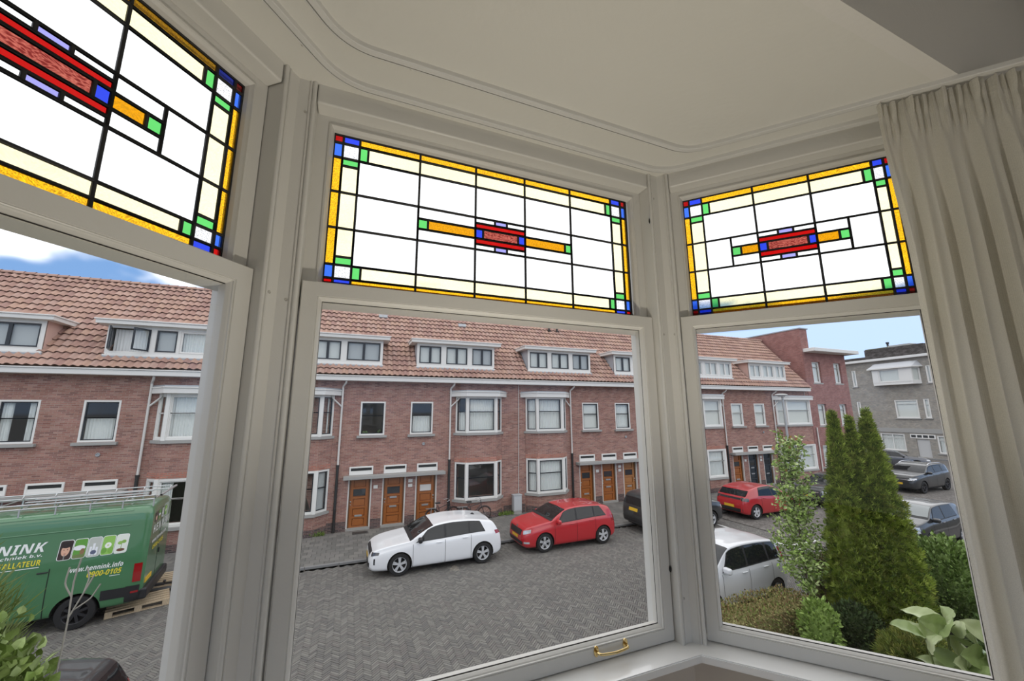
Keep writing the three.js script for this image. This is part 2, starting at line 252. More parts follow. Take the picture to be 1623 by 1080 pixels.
function bayWindow(n, origin, turn, S, lay, label, handle) {
  const w = new THREE.Group(); w.name = 'window_' + n; w.position.set(origin[0], EYE, origin[1]); w.rotation.y = turn; scene.add(w); tag(w, label, 'window', null, 'structure');
  const { s0, s1, g0, g1, p0, p1, h0, h1 } = S;
  // fixed frame: fascia under the ceiling, frame round the upper light, outer reveal
  const fr = [rbox(h0, h1, 1.178, 1.264, -0.075, -0.002, 0.008), ring(Math.min(h0, p0 - 0.066), Math.max(h1, p1 + 0.066), 0.401, 1.196, [[0, -0.16], [0, -0.072], [0.046, -0.072], [0.047, -0.066], [0.054, -0.064], [0.0565, -0.07], [0.062, -0.079], [0.066, -0.093], [0.066, -0.108], [0.03, -0.16]])];
  mesh('frame', fr, paint, w);
  mesh('outer_frame', [box(h0 - 0.02, h1 + 0.02, 0.428, 0.50, -0.21, -0.105), box(h0 - 0.02, h1 + 0.02, 1.20, 1.30, -0.21, -0.11), box(h0 - 0.02, h1 + 0.02, -1.14, -1.045, -0.25, -0.095), box(h0 - 0.012, h0 + 0.004, -1.0, 1.2, -0.205, -0.1), box(h1 - 0.004, h1 + 0.012, -1.0, 1.2, -0.205, -0.1)], whiteOut, w);
  // sash
  const m = 0.0155, st = (g0 - s0) - m;
  const sash = mesh('sash', ring(s0, s1, -0.996, 0.474, [[0, -0.088], [0, -0.038], [0.003, -0.035], [st, -0.035], [st + 0.001, -0.038], [st + 0.0035, -0.0365], [st + 0.006, -0.038], [st + 0.0065, -0.043], [st + 0.010, -0.0465], [st + 0.0145, -0.055], [st + m, -0.058], [st + m, -0.088]]), paint, w);
  mesh('putty_line', ring(g0 - 0.001, g1 + 0.001, -0.996 + st + m, 0.474 - st - m, [[0, -0.0645], [0, -0.061], [0.0022, -0.061], [0.0022, -0.0645]]), darkGap, sash);
  mesh('pane', box(g0, g1, -0.996 + st + m, 0.474 - st - m, -0.0665, -0.0655), glassPane, w).geometry = new THREE.PlaneGeometry(g1 - g0, 1.47 - 2 * (st + m)).translate((g0 + g1) / 2, (0.474 - 0.996) / 2, -0.066);
  // leaded upper light: the cames with every piece of glass set between them
  const bars = [], seen = new Set(), add = (u0, u1, y0, y1) => { const k = [u0, u1, y0, y1].map((v) => v.toFixed(3)).join(); if (!seen.has(k)) { seen.add(k); bars.push(rbox(u0 - 0.0046, u1 + 0.0046, y0 - 0.0046, y1 + 0.0046, -0.1055, -0.0945, 0.003, 1)); } };
  for (const [, u0, u1, y0, y1] of lay) { add(u0, u1, y0, y0); add(u0, u1, y1, y1); add(u0, u0, y0, y1); add(u1, u1, y0, y1); }
  const cames = mesh('leaded_light', bars, lead, w);
  for (const [k, u0, u1, y0, y1] of lay) { const g = new THREE.PlaneGeometry(u1 - u0, y1 - y0); const ou = rnd(), ov = rnd(); const uv = g.attributes.uv; for (let i = 0; i < uv.count; i++) uv.setXY(i, uv.getX(i) * (u1 - u0) + ou, uv.getY(i) * (y1 - y0) + ov); g.translate((u0 + u1) / 2, (y0 + y1) / 2, -0.1); mesh('glass_piece', g, GL[k], cames); }
  return { w, sash };
}
bayWindow(1, cL, aL, { s0: -1.075, s1: -0.064, g0: -1.005, g1: -0.117, p0: -0.994, p1: -0.131, h0: -1.085, h1: -0.066 }, layLeft, 'side window of the bay nearest the green van, leaded light above a sliding sash');
const winC = bayWindow(2, cL, 0, { s0: 0.068, s1: 1.655, g0: 0.136, g1: 1.588, p0: 0.128, p1: 1.58, h0: 0.064, h1: 1.658 }, layC, 'widest centre window of the bay, leaded light above a sash with brass handle');
bayWindow(3, cR, -aR, { s0: 0.06, s1: 1.035, g0: 0.125, g1: 0.966, p0: 0.117, p1: 0.98, h0: 0.058, h1: 1.04 }, layR, 'side window of the bay beside the curtain, leaded light above a sliding sash');
// posts that end the bay
for (const [n, o, u, nn, t0, t1, label] of [[4, cR, uR, nR, 1.037, tEnd, 'off-white end post of the bay behind the curtain'], [5, cL, uL, nL, 1.083, tEndL, 'off-white end post of the bay past the side window']]) {
  const e = mesh('trim', prism([along(o, u, t0, nn, 0), along(o, u, t1, nn, 0), along(o, u, t1 + 0.12, nn, 0.21), along(o, u, t0, nn, 0.21)], SILL - 0.03, CEIL), paint, scene); e.name = 'trim_' + n; tag(e, label, 'window post', null, 'structure');
}
// brass sash pull and old latch marks
{
  const brass = std([0.72, 0.55, 0.26], 0.12, { metalness: 1 }), x0 = 1.243, x1 = 1.386, y = -0.955, z = -0.035, g = [];
  for (const x of [x0, x1]) { const b = cyl(0.0115, 0.0115, 0.004, 20); b.rotateX(Math.PI / 2); b.scale(1, 1.75, 1); b.translate(x, y, z + 0.002); g.push(b); for (const d of [-0.013, 0.013]) { const s = new THREE.SphereGeometry(0.0033, 8, 6); s.scale(1, 1, 0.5); s.translate(x, y + d, z + 0.004); g.push(s); } }
  g.push(tube([[x0, y, z], [x0, y, z + 0.018], [x0 + 0.006, y, z + 0.028], [x0 + 0.02, y - 0.001, z + 0.031], [(x0 + x1) / 2, y - 0.002, z + 0.036], [x1 - 0.02, y - 0.001, z + 0.031], [x1 - 0.006, y, z + 0.028], [x1, y, z + 0.018], [x1, y, z]], 0.0052, 60, 12));
  mesh('handle', g, brass, winC.sash).userData.label = 'polished brass bar handle on the bottom rail';
  const lp = mesh('latch_mark', merge([new THREE.SphereGeometry(0.006, 8, 6).scale(0.7, 2.6, 0.4).translate(1.650, 0.985, 0.0), new THREE.SphereGeometry(0.006, 8, 6).scale(0.9, 2.4, 0.8).translate(1.653, -0.705, -0.032)]), darkGap, winC.w);
}
// added unseen uplighter: it washes the bay ceiling and frame tops with warm light
{
  const lx = 0.62, lz = -0.72, top = EYE - 0.85, l = thing('added_uplighter', 'added slim black uplighter below the view inside the bay, put in to brighten its ceiling', 'lamp', [lx, FLOOR, lz]), metal = std([0.02, 0.02, 0.02], 0.4, { metalness: 0.6 }), h = top - FLOOR;
  mesh('base', cyl(0.13, 0.14, 0.02, 28).translate(0, 0.01, 0), metal, l); mesh('pole', cyl(0.012, 0.012, h - 0.09, 12).translate(0, (h - 0.09) / 2 + 0.01, 0), metal, l);
  mesh('shade', new THREE.LatheGeometry([[0.02, h - 0.1], [0.09, h - 0.06], [0.14, h], [0.136, h], [0.086, h - 0.052], [0.02, h - 0.09]].map((p) => new THREE.Vector2(...p)), 32), std([0.02, 0.02, 0.02], 0.5, { side: THREE.DoubleSide }), l);
  mesh('bulb', new THREE.SphereGeometry(0.03, 16, 10).translate(0, h - 0.05, 0), std([1, 0.9, 0.75], 0.5, { emissive: new THREE.Color(1, 0.86, 0.62), emissiveIntensity: 3 }), l);
  const s = new THREE.SpotLight(new THREE.Color(1, 0.935, 0.80), ADDED_LAMP, 0, 1.25, 0.6, 2); s.position.set(0, h - 0.05, 0); s.target.position.set(0.04, h + 1, 0.1); s.castShadow = true; s.shadow.radius = 1.4; s.name = 'uplight'; l.add(s); l.add(s.target); s.target.name = 'uplight_aim';
}
// ------------------------------------------------------------------ curtain tracks and curtain
function trackPath(zc, pr, plft, radius, tR, tL) {   // plan line with rounded corners
  const meet = (p, u) => { const t = (zc - p[1]) / u[1]; return [p[0] + u[0] * t, zc]; }, A = meet(plft, uL), B = meet(pr, uR), a0 = [A[0] + uL[0] * tL, A[1] + uL[1] * tL], b0 = [B[0] + uR[0] * tR, B[1] + uR[1] * tR], pts = [];
  const bend = (P, d1, d2) => { const s = [P[0] + d1[0] * radius, P[1] + d1[1] * radius], e = [P[0] + d2[0] * radius, P[1] + d2[1] * radius]; for (let i = 0; i <= 12; i++) { const t = i / 12; pts.push([(1 - t) * (1 - t) * s[0] + 2 * t * (1 - t) * P[0] + t * t * e[0], (1 - t) * (1 - t) * s[1] + 2 * t * (1 - t) * P[1] + t * t * e[1]]); } };
  pts.push(a0); bend(A, uL, [1, 0]); bend(B, [-1, 0], uR); pts.push(b0); return pts;
}
function sweepPlan(path, prof) {                    // prof: closed loop of [across, y]
  const pos = [], n = path.length, nrm = path.map((p, i) => { const a = path[Math.max(0, i - 1)], b = path[Math.min(n - 1, i + 1)], d = [b[0] - a[0], b[1] - a[1]], l = Math.hypot(...d); return [d[1] / l, -d[0] / l]; });
  const P = (i, k) => { const [a, y] = prof[k % prof.length]; return [path[i][0] + nrm[i][0] * a, y, path[i][1] + nrm[i][1] * a]; };
  for (let i = 0; i + 1 < n; i++) for (let k = 0; k < prof.length; k++) { const A = P(i, k), B = P(i + 1, k), C = P(i + 1, k + 1), D = P(i, k + 1); pos.push(...A, ...B, ...C, ...A, ...C, ...D); }
  const g = new THREE.BufferGeometry(); g.setAttribute('position', new THREE.BufferAttribute(new Float32Array(pos), 3)); g.computeVertexNormals(); return metres(g);
}
const railMat = phys([0.70, 0.69, 0.66], 0.3, { clearcoat: 0.4, clearcoatRoughness: 0.2 });
const tracks = [[-1.272, [1.725, -0.962], [-0.183, -1.161], 0.10, 1.35, 1.0, 'white curtain track nearer the room, carrying the curtain'], [-1.448, [1.83, -1.03], [-0.304, -1.209], 0.11, 1.05, 1.0, 'white curtain track closest to the window frames, with nothing hanging']].map(([zc, pr, pl, rad, tR, tL, label]) => {
  const t = thing('curtain_track', label, 'curtain rail', [0, CEIL, 0]), path = trackPath(zc, pr, pl, rad, tR, tL);
  mesh('channel', sweepPlan(path, [[-0.017, 0], [-0.017, -0.017], [-0.015, -0.020], [0.004, -0.020], [0.004, -0.008], [0.0115, -0.008], [0.0115, -0.016], [0.016, -0.016], [0.018, -0.014], [0.018, 0]]), railMat, t);
  mesh('slot', sweepPlan(path, [[0.0042, -0.0082], [0.0042, -0.0105], [0.0113, -0.0105], [0.0113, -0.0082]]), darkGap, t);
  // little turn clips that hold the track
  let d = 0.1; for (let i = 0; i + 1 < path.length; i++) { const a = path[i], b = path[i + 1], l = Math.hypot(b[0] - a[0], b[1] - a[1]); while (d < l) { const x = a[0] + (b[0] - a[0]) * d / l, z = a[1] + (b[1] - a[1]) * d / l, nx = (b[1] - a[1]) / l, nz = -(b[0] - a[0]) / l; mesh('clip', merge([cyl(0.0035, 0.0035, 0.006, 8).translate(x + nx * 0.026, -0.003, z + nz * 0.026), box(-0.004, 0.004, -0.003, 0, -0.002, 0.002).translate(x + nx * 0.021, -0.001, z + nz * 0.021)]), plugMat, t); d += 0.37; } d -= l; }
  return { t, path };
});
{
  const linen = tex(512, 512, (x, y) => { const w = ((x * 7 + (y % 4 < 2 ? 3 : 0)) % 8 < 4 ? 6 : -6) + 9 * tile(x, y * 0.25, 512, 128, 130) + 9 * tile(x * 0.25, y, 128, 512, 130, 3) + rr(-7, 7); return [clamp8(238 + w), clamp8(236 + w), clamp8(229 + w)]; }, true, [0.22, 0.22]);
  const cloth = phys([0.94, 0.93, 0.90], 0.95, { map: linen, bumpMap: linen, bumpScale: 0.0006, transmission: 0.45, thickness: 0, side: THREE.DoubleSide, sheen: 0.3, sheenRoughness: 0.8 });
  const start = [1.937, -0.750], len = 1.0, drop = 2.65, top = -0.024;
  const c = thing('curtain', 'off-white linen curtain with pinch pleats hanging at the bay edge', 'curtain', [start[0], CEIL, start[1]]);
  const nn = [-nR[0], -nR[1]];
  const fold = (s, v) => {                          // s along the track, v down from the top, metres
    const pin = Math.exp(-Math.pow((v - 0.085) / 0.03, 2)), low = THREE.MathUtils.smoothstep(v, 0.08, 0.7), ph = s * 2 * Math.PI;
    const A = 0.010 + 0.032 * low, p1 = ph / 0.084 + 0.7 * Math.sin(ph / 0.37) + 0.25 * v, w1 = Math.sin(p1 + 0.6 * Math.sin(p1)), w2 = Math.sin(ph / 0.047 + 0.6), w3 = Math.sin(ph / 0.0235 + Math.sin(ph / 0.13));
    const head = 1 - THREE.MathUtils.smoothstep(v, 0.06, 0.22);
    const off = A * (w1 + 0.22 * Math.sin(2 * p1 + 1 + v * 0.7)) + head * (0.009 * w2 + 0.012 * Math.sign(w3) * Math.pow(Math.abs(w3), 0.6)) * (1 - 0.6 * pin) + 0.006 * Math.sin(v * 3 + s * 9) * low;
    const slide = 0.010 * low * Math.sin(ph / 0.098 * 2 + 0.6) + 0.004 * head * Math.sin(ph / 0.0245 * 2);
    return [uR[0] * (s + slide) + nn[0] * off, top - v, uR[1] * (s + slide) + nn[1] * off, s * 2.0, v];
  };
  mesh('cloth', gridSurface(640, 90, (a, b) => fold(a * len, 0.082 + (drop - 0.082) * Math.pow(b, 1.5))), cloth, c);
  mesh('pleated_heading', gridSurface(640, 14, (a, b) => fold(a * len, 0.082 * b)), cloth, c);
  for (let s = 0.02; s < len; s += 0.098) { const p = fold(s, 0.01); mesh('glider', rbox(p[0] - 0.004, p[0] + 0.004, -0.03, -0.021, p[2] - 0.003, p[2] + 0.003, 0.002, 1), railMat, c); }
}
// ------------------------------------------------------------------ street
const ZF = -18.95, KERB = -15.0;
const stone = (r, g, b, v, s = [1, 1], k = 20) => tex(512, 512, (x, y) => { const n = v * (0.6 * tile(x, y, 512, 512, k) + 0.5 * tile(x, y, 512, 512, k * 4, 3)) + rr(-v * 0.3, v * 0.3); return [clamp8(r + n), clamp8(g + n), clamp8(b + n)]; }, true, s);
const grit = tex(512, 512, (x, y) => clamp8(128 + 70 * tile(x, y, 512, 512, 70) + rr(-40, 40)), false, [0.5, 0.5]);
const sandMat = std([1, 1, 1], 0.95, { map: stone(118, 112, 104, 26, [2, 2]), bumpMap: grit, bumpScale: 0.004 });
// herringbone print for the far carriageway, where single bricks are no longer to be told apart
const farBrick = tex(1024, 1024, (x, y) => { const u = (x + y) * 0.7071, v = (x - y) * 0.7071, s = 22.6; const c = Math.floor(u / s), r = Math.floor(v / s), j = ((c - r) % 4 + 4) % 4, ju = u - c * s, jv = v - r * s; const gap = (j < 2 ? (jv < 2 || jv > s - 1) : (ju < 2 || ju > s - 1)) ? -20 : 0; const id = Math.abs(Math.sin((j < 2 ? Math.floor((c + (j % 2)) / 2) * 12.9 + r * 78.2 : c * 33.1 + Math.floor((r + (j % 2)) / 2) * 7.7)) * 43758.5) % 1; const t = (id - 0.5) * 34 + gap + 14 * tile(x, y, 1024, 1024, 9) + rr(-6, 6); return [clamp8(106 + t), clamp8(102 + t), clamp8(98 + t)]; }, true, [3.2, 3.2]);
const farMat = std([0.94, 0.94, 0.94], 0.9, { map: farBrick, bumpMap: farBrick, bumpScale: 0.004 });
const concrete = std([1, 1, 1], 0.9, { map: stone(140, 138, 134, 22, [1.4, 1.4]), bumpMap: grit, bumpScale: 0.002 });
const kerbMat = std([0.20, 0.20, 0.20], 0.85, { bumpMap: grit, bumpScale: 0.002 });
const NEARW = -7.2;
{
  const s = (o, label, cat) => tag(o, label, cat, null, 'structure');
  s(mesh('ground', box(-60, 110, -1.2, -0.35, -110, 5), sandMat, scene), 'earth below the street', 'ground');
  const road = thing('road', 'grey clinker street paved in herringbone between the kerbs', 'road', [0, 0, 0], 0, null, 'structure');
  mesh('bed', box(-24, 16.4, -0.35, -0.03, KERB, NEARW), std([1, 1, 1], 0.95, { map: stone(96, 94, 91, 18, [2, 2]), bumpMap: grit, bumpScale: 0.004 }), road);
  mesh('far_paving', [box(16.4, 52, -0.35, 0, KERB, NEARW), box(36.8, 54.5, -0.35, 0.0, -60, KERB), box(-50, -24, -0.35, 0, KERB, NEARW)], farMat, road);
  // bricks: 45 degree herringbone, each with its own height
  const bl = 0.208, bw = 0.052, g = new RoundedBoxGeometry(bl - 0.006, 0.06, bw - 0.006, 1, 0.005), list = [], C = Math.SQRT1_2;
  const put = (cx, cz, turn) => { const X = (cx - cz) * C, Z = (cx + cz) * C - 11.6; if (X < -9.2 || X > 16.35 || Z < KERB + 0.07 || Z > NEARW - 0.05) return; list.push(mat4(X, -0.032 + rr(-0.003, 0.003), Z, turn - Math.PI / 4 + rr(-0.02, 0.02), rr(-0.02, 0.02), rr(-0.015, 0.015))); };
  for (let i = -190; i < 285; i++) for (let j = -285; j < 190; j++) {
    const k = ((i - j) % 8 + 8) % 8; if (k === 0) put((i + 2) * bw, (j + 0.5) * bw, 0); else if (k === 7) put((i + 0.5) * bw, (j + 2) * bw, Math.PI / 2);
  }
  const base = [[106, 104, 100], [100, 98, 95], [111, 109, 104], [97, 95, 93], [104, 100, 97], [118, 116, 111]], tints = base.map(([r, gg, b]) => new THREE.Color(`rgb(${r},${gg},${b})`));
  const mats = tints.map((t) => std('#ffffff', 0.85, { bumpMap: grit, bumpScale: 0.0015 })); mats.forEach((m, i) => m.color.copy(tints[i]));
  pieces(road, 'brick', g, mats, tints, list);
  // white lines on the carriageway
  const lineMat = std([0.62, 0.62, 0.60], 0.8, { bumpMap: grit, bumpScale: 0.001 });
  for (const [x0, x1, z0, z1] of [[15.25, 15.37, -13.7, -8.4], [20.6, 20.72, -10.6, -8.4], [25.8, 25.92, -10.6, -8.4], [27.2, 27.32, -10.6, -8.4], [15.2, 30, -10.66, -10.56]]) mesh('white_line', box(x0, x1, -0.01, 0.006, z0, z1), lineMat, road);
  // far pavement with concrete tiles and kerb
  const pav = thing('pavement', 'tiled concrete pavement along the terraced houses', 'pavement', [0, 0, 0], 0, null, 'structure');
  mesh('bed', box(-50, 36.5, -0.35, 0.03, ZF, KERB), sandMat, pav);
  const tg = new RoundedBoxGeometry(0.294, 0.05, 0.294, 1, 0.006), tl = [];
  for (let i = 0; i < 150; i++) for (let j = 0; j < 13; j++) { const x = -12.6 + i * 0.3 + (j % 2) * 0.15, z = KERB - 0.12 - 0.15 - j * 0.3; if (x < 31 && z > ZF + 0.1) tl.push(mat4(x, 0.045 + rr(-0.003, 0.003), z, 0, rr(-0.006, 0.006), rr(-0.006, 0.006))); }
  const tt = [[112, 110, 107], [106, 105, 102], [118, 116, 112], [100, 99, 96]].map((c) => new THREE.Color(`rgb(${c})`)), tm = tt.map((t) => { const m = std('#fff', 0.9, { bumpMap: grit, bumpScale: 0.001 }); m.color.copy(t); return m; });
  pieces(pav, 'paving_tile', tg, tm, tt, tl);
  for (let x = -14; x < 36; x += 1.0) mesh('kerb_stone', rbox(x + 0.004, x + 0.996, -0.1, 0.10, KERB - 0.12, KERB, 0.012, 1), kerbMat, pav);
  const grate = mesh('drain_cover', [box(0.42, 1.02, 0.03, 0.078, ZF + 0.42, ZF + 0.78), ...Array.from({ length: 7 }, (_, i) => box(0.46 + i * 0.08, 0.49 + i * 0.08, 0.07, 0.084, ZF + 0.45, ZF + 0.75))], std([0.06, 0.06, 0.06], 0.6, { metalness: 0.4 }), pav); grate.userData.label = 'dark iron grating before the first door';
  mesh('drain_cover', [box(2.3, 2.5, 0.05, 0.075, -16.9, -16.7)], kerbMat, pav);
  // near pavement and front gardens below the window
  const near = thing('pavement', 'near pavement and garden strip below the bay window', 'pavement', [0, 0, 0], 0, null, 'structure');
  mesh('paving', box(-50, 110, -0.35, 0.06, NEARW, -6.9), concrete, near);
  mesh('garden_soil', box(-50, 110, -0.35, 0.08, -6.9, 0), std([0.055, 0.05, 0.03], 1, { bumpMap: grit, bumpScale: 0.02 }), near);
  const side = thing('pavement', 'pavement along the grey building at the street end', 'pavement', [0, 0, 0], 0, null, 'structure');
  mesh('paving', [box(54.5, 75, -0.35, 0.08, -60, NEARW), box(30, 36.8, -0.35, 0.09, -60, KERB - 0.1)], concrete, side);
  mesh('kerb', [box(54.4, 54.55, -0.3, 0.10, -60, NEARW), box(36.7, 36.85, -0.3, 0.10, -60, KERB)], kerbMat, side);
}
// ------------------------------------------------------------------ brick, joinery and glass of the houses
function brickTex(palette, mortar, w = 10, h = 32, N = 1024) {
  const ids = [], bw = N / w, bh = N / h; for (let i = 0; i < w * h; i++) { const c = palette[Math.floor(rnd() * palette.length)], d = rr(-6, 6); ids.push([c[0] + d, c[1] + d * 0.8, c[2] + d * 0.8]); }
  const at = (x, y) => { const r = Math.floor(y / bh), o = (r % 2) * bw / 2, cx = (x + o) % N, c = Math.floor(cx / bw); return [ids[r * w + c], Math.min(cx - c * bw, (c + 1) * bw - cx), Math.min(y - r * bh, (r + 1) * bh - y)]; };
  const col = tex(N, N, (x, y) => { const [c, dx, dy] = at(x, y), j = dx < 2.4 || dy < 2.6, n = 8 * tile(x, y, N, N, 60) + 12 * tile(x, y, N, N, 5, 3) + rr(-5, 5), q = j ? mortar : c; return [clamp8(q[0] + n), clamp8(q[1] + n), clamp8(q[2] + n)]; }, true, [w * 0.22, h * 0.0625]);
  const bump = tex(N, N, (x, y) => { const [, dx, dy] = at(x, y); return clamp8((dx < 2.4 || dy < 2.6 ? 60 : 190) + 30 * tile(x, y, N, N, 90)); }, false, [w * 0.22, h * 0.0625]);
  return std([1, 1, 1], 0.9, { map: col, bumpMap: bump, bumpScale: 0.003 });
}
const brickRed = brickTex([[157, 117, 105], [152, 110, 99], [162, 123, 110], [146, 103, 94], [155, 114, 103], [142, 103, 95], [160, 126, 115], [134, 98, 91]], [158, 142, 132]);
const brickDark = brickTex([[92, 70, 70], [78, 62, 64], [104, 78, 76], [66, 56, 60]], [112, 102, 98], 10, 32, 512);
const brickSoldier = brickTex([[176, 112, 96], [168, 104, 90], [186, 124, 106]], [150, 130, 118], 10, 32, 512);
const brickClaret = brickTex([[148, 98, 92], [142, 92, 87], [154, 104, 97], [138, 90, 86]], [144, 118, 112], 10, 32, 512);
const brickGrey = brickTex([[152, 146, 137], [142, 138, 131], [160, 153, 142], [134, 131, 127], [148, 140, 132]], [154, 150, 142], 10, 32, 512);
const frameWhite = std([0.74, 0.73, 0.70], 0.5), sashDark = std([0.018, 0.022, 0.028], 0.35), sashGreen = std([0.02, 0.035, 0.03], 0.35), stoneGrey = std([0.34, 0.335, 0.32], 0.85, { bumpMap: grit, bumpScale: 0.001 }), zinc = std([0.34, 0.36, 0.38], 0.5, { metalness: 0.35 });
const gutterWhite = std([0.70, 0.69, 0.665], 0.5), roomPlaster = std([0.52, 0.50, 0.46], 0.95), pipeWhite = std([0.66, 0.64, 0.61], 0.5), pipeBlack = std([0.02, 0.02, 0.02], 0.5);
const curtainMap = tex(256, 64, (x) => { const v = 18 * Math.sin(x * 0.196) + 10 * Math.sin(x * 0.49 + 1); return [clamp8(206 + v), clamp8(205 + v), clamp8(200 + v)]; }, true, [1, 1]);
const netCurtain = std([0.80, 0.80, 0.79], 0.9, { side: THREE.DoubleSide }), blindGrey = std([0.50, 0.50, 0.50], 0.9, { side: THREE.DoubleSide }), blindLight = std([0.72, 0.71, 0.68], 0.9, { side: THREE.DoubleSide });
const houseGlass = phys([0.94, 0.97, 0.96], 0, { transmission: 1, thickness: 0, ior: 1.6, side: THREE.DoubleSide });
const woodTex = (r, g, b) => tex(256, 256, (x, y) => { const n = 16 * tile(x * 1, y * 0.12, 256, 30.72, 26) + 10 * Math.sin(x * 0.35 + 5 * tile(x, y, 256, 256, 4)) + rr(-5, 5); return [clamp8(r + n), clamp8(g + n * 0.8), clamp8(b + n * 0.5)]; }, true, [0.4, 1.0]);
const doorWood = phys([1, 1, 1], 0.4, { map: woodTex(158, 92, 38), clearcoat: 0.3, clearcoatRoughness: 0.3 }), doorPale = phys([1, 1, 1], 0.45, { map: woodTex(170, 116, 68) }), doorBlue = phys([0.03, 0.04, 0.05], 0.35), doorJamb = std([1, 1, 1], 0.5, { map: woodTex(104, 70, 40) }), steel = std([0.6, 0.6, 0.6], 0.35, { metalness: 0.8 });
const drape = (x0, x1, y0, y1, z, wave = 0.025, step = 0.09) => gridSurface(Math.max(8, Math.round((x1 - x0) / 0.018)), 3, (a, b) => { const x = x0 + (x1 - x0) * a; return [x, y0 + (y1 - y0) * b, z + wave * Math.sin(x / step * 6.283) + 0.3 * wave * Math.sin(x / step * 14), x, y0 + b]; });

// one window: frame, sashes, panes and what hangs behind, all under `parent` in its own axes; T places it
function windowUnit(parent, T, x0, x1, y0, y1, o = {}) {
  const f = o.frame ?? 0.06, s = o.sash ?? 0.032, out = (g) => (T ? g.applyMatrix4(T) : g), split = o.split ?? 0.4, white = o.frameMat ?? frameWhite;
  const F = mesh('window', out(ring(x0, x1, y0, y1, [[0, -0.10], [0, -0.008], [0.008, 0], [f - 0.006, 0], [f, -0.02], [f, -0.10]])), white, parent);
  const host = o.flat ? parent : F, ym = y1 - (y1 - y0) * split, cols = o.cols ?? 1, list = [], panes = [], ix0 = x0 + f, ix1 = x1 - f, wcol = (ix1 - ix0) / cols;
  for (let c = 0; c < cols; c++) {
    const a = ix0 + wcol * c, b = a + wcol, ys = split > 0 ? [[ym - (o.bar ?? 0.03), y1 - f], [y0 + f, ym + 0.012]] : [[y0 + f, y1 - f]];
    for (const [p, q] of ys) { list.push(ring(a, b, p, q, [[0, -0.075], [0, -0.03], [s, -0.03], [s + 0.004, -0.045], [s + 0.004, -0.075]])); panes.push([a + s, b - s, p + s, q - s]); }
  }
  mesh('sash', out(merge(list)), o.sashMat ?? sashDark, host);
  for (const [a, b, p, q] of panes) mesh('pane', out(new THREE.PlaneGeometry(b - a + 0.004, q - p + 0.004).translate((a + b) / 2, (p + q) / 2, -0.055)), houseGlass, host);
  const k = o.hang ?? 'net';
  if (k === 'net') mesh('net_curtain', out(drape(ix0, ix1, y0 + 0.03, y1 - 0.03, -0.19)), netCurtain, host);
  if (k === 'half') mesh('net_curtain', out(drape(ix0, ix1, y0 + 0.03, ym, -0.19)), netCurtain, host);
  if (k === 'sides') { const w = (ix1 - ix0) * 0.28; mesh('drape', out(drape(ix0, ix0 + w, y0 + 0.03, y1 - 0.03, -0.17, 0.03, 0.07)), netCurtain, host); mesh('drape', out(drape(ix1 - w, ix1, y0 + 0.03, y1 - 0.03, -0.17, 0.03, 0.07)), netCurtain, host); }
  if (k === 'blind' || k === 'grey') mesh('blind', out(new THREE.PlaneGeometry(ix1 - ix0, y1 - y0 - 0.05).translate((ix0 + ix1) / 2, (y0 + y1) / 2, -0.13)), k === 'grey' ? blindGrey : blindLight, host);
  if (k === 'plant') { const g = []; for (let i = 0; i < 5; i++) { const q = new THREE.IcosahedronGeometry(rr(0.05, 0.1), 1); q.translate(rr(ix0 + 0.1, ix1 - 0.1), y0 + rr(0.1, 0.2), -0.2); g.push(q); } mesh('plant', out(merge(g)), std([0.07, 0.12, 0.04], 0.9), host); }
  if (o.sill) mesh('sill', out(rbox(x0 - 0.1, x1 + 0.1, y0 - 0.11, y0 - 0.005, -0.1, 0.13, 0.012, 1)), stoneGrey, host);
  return F;
}
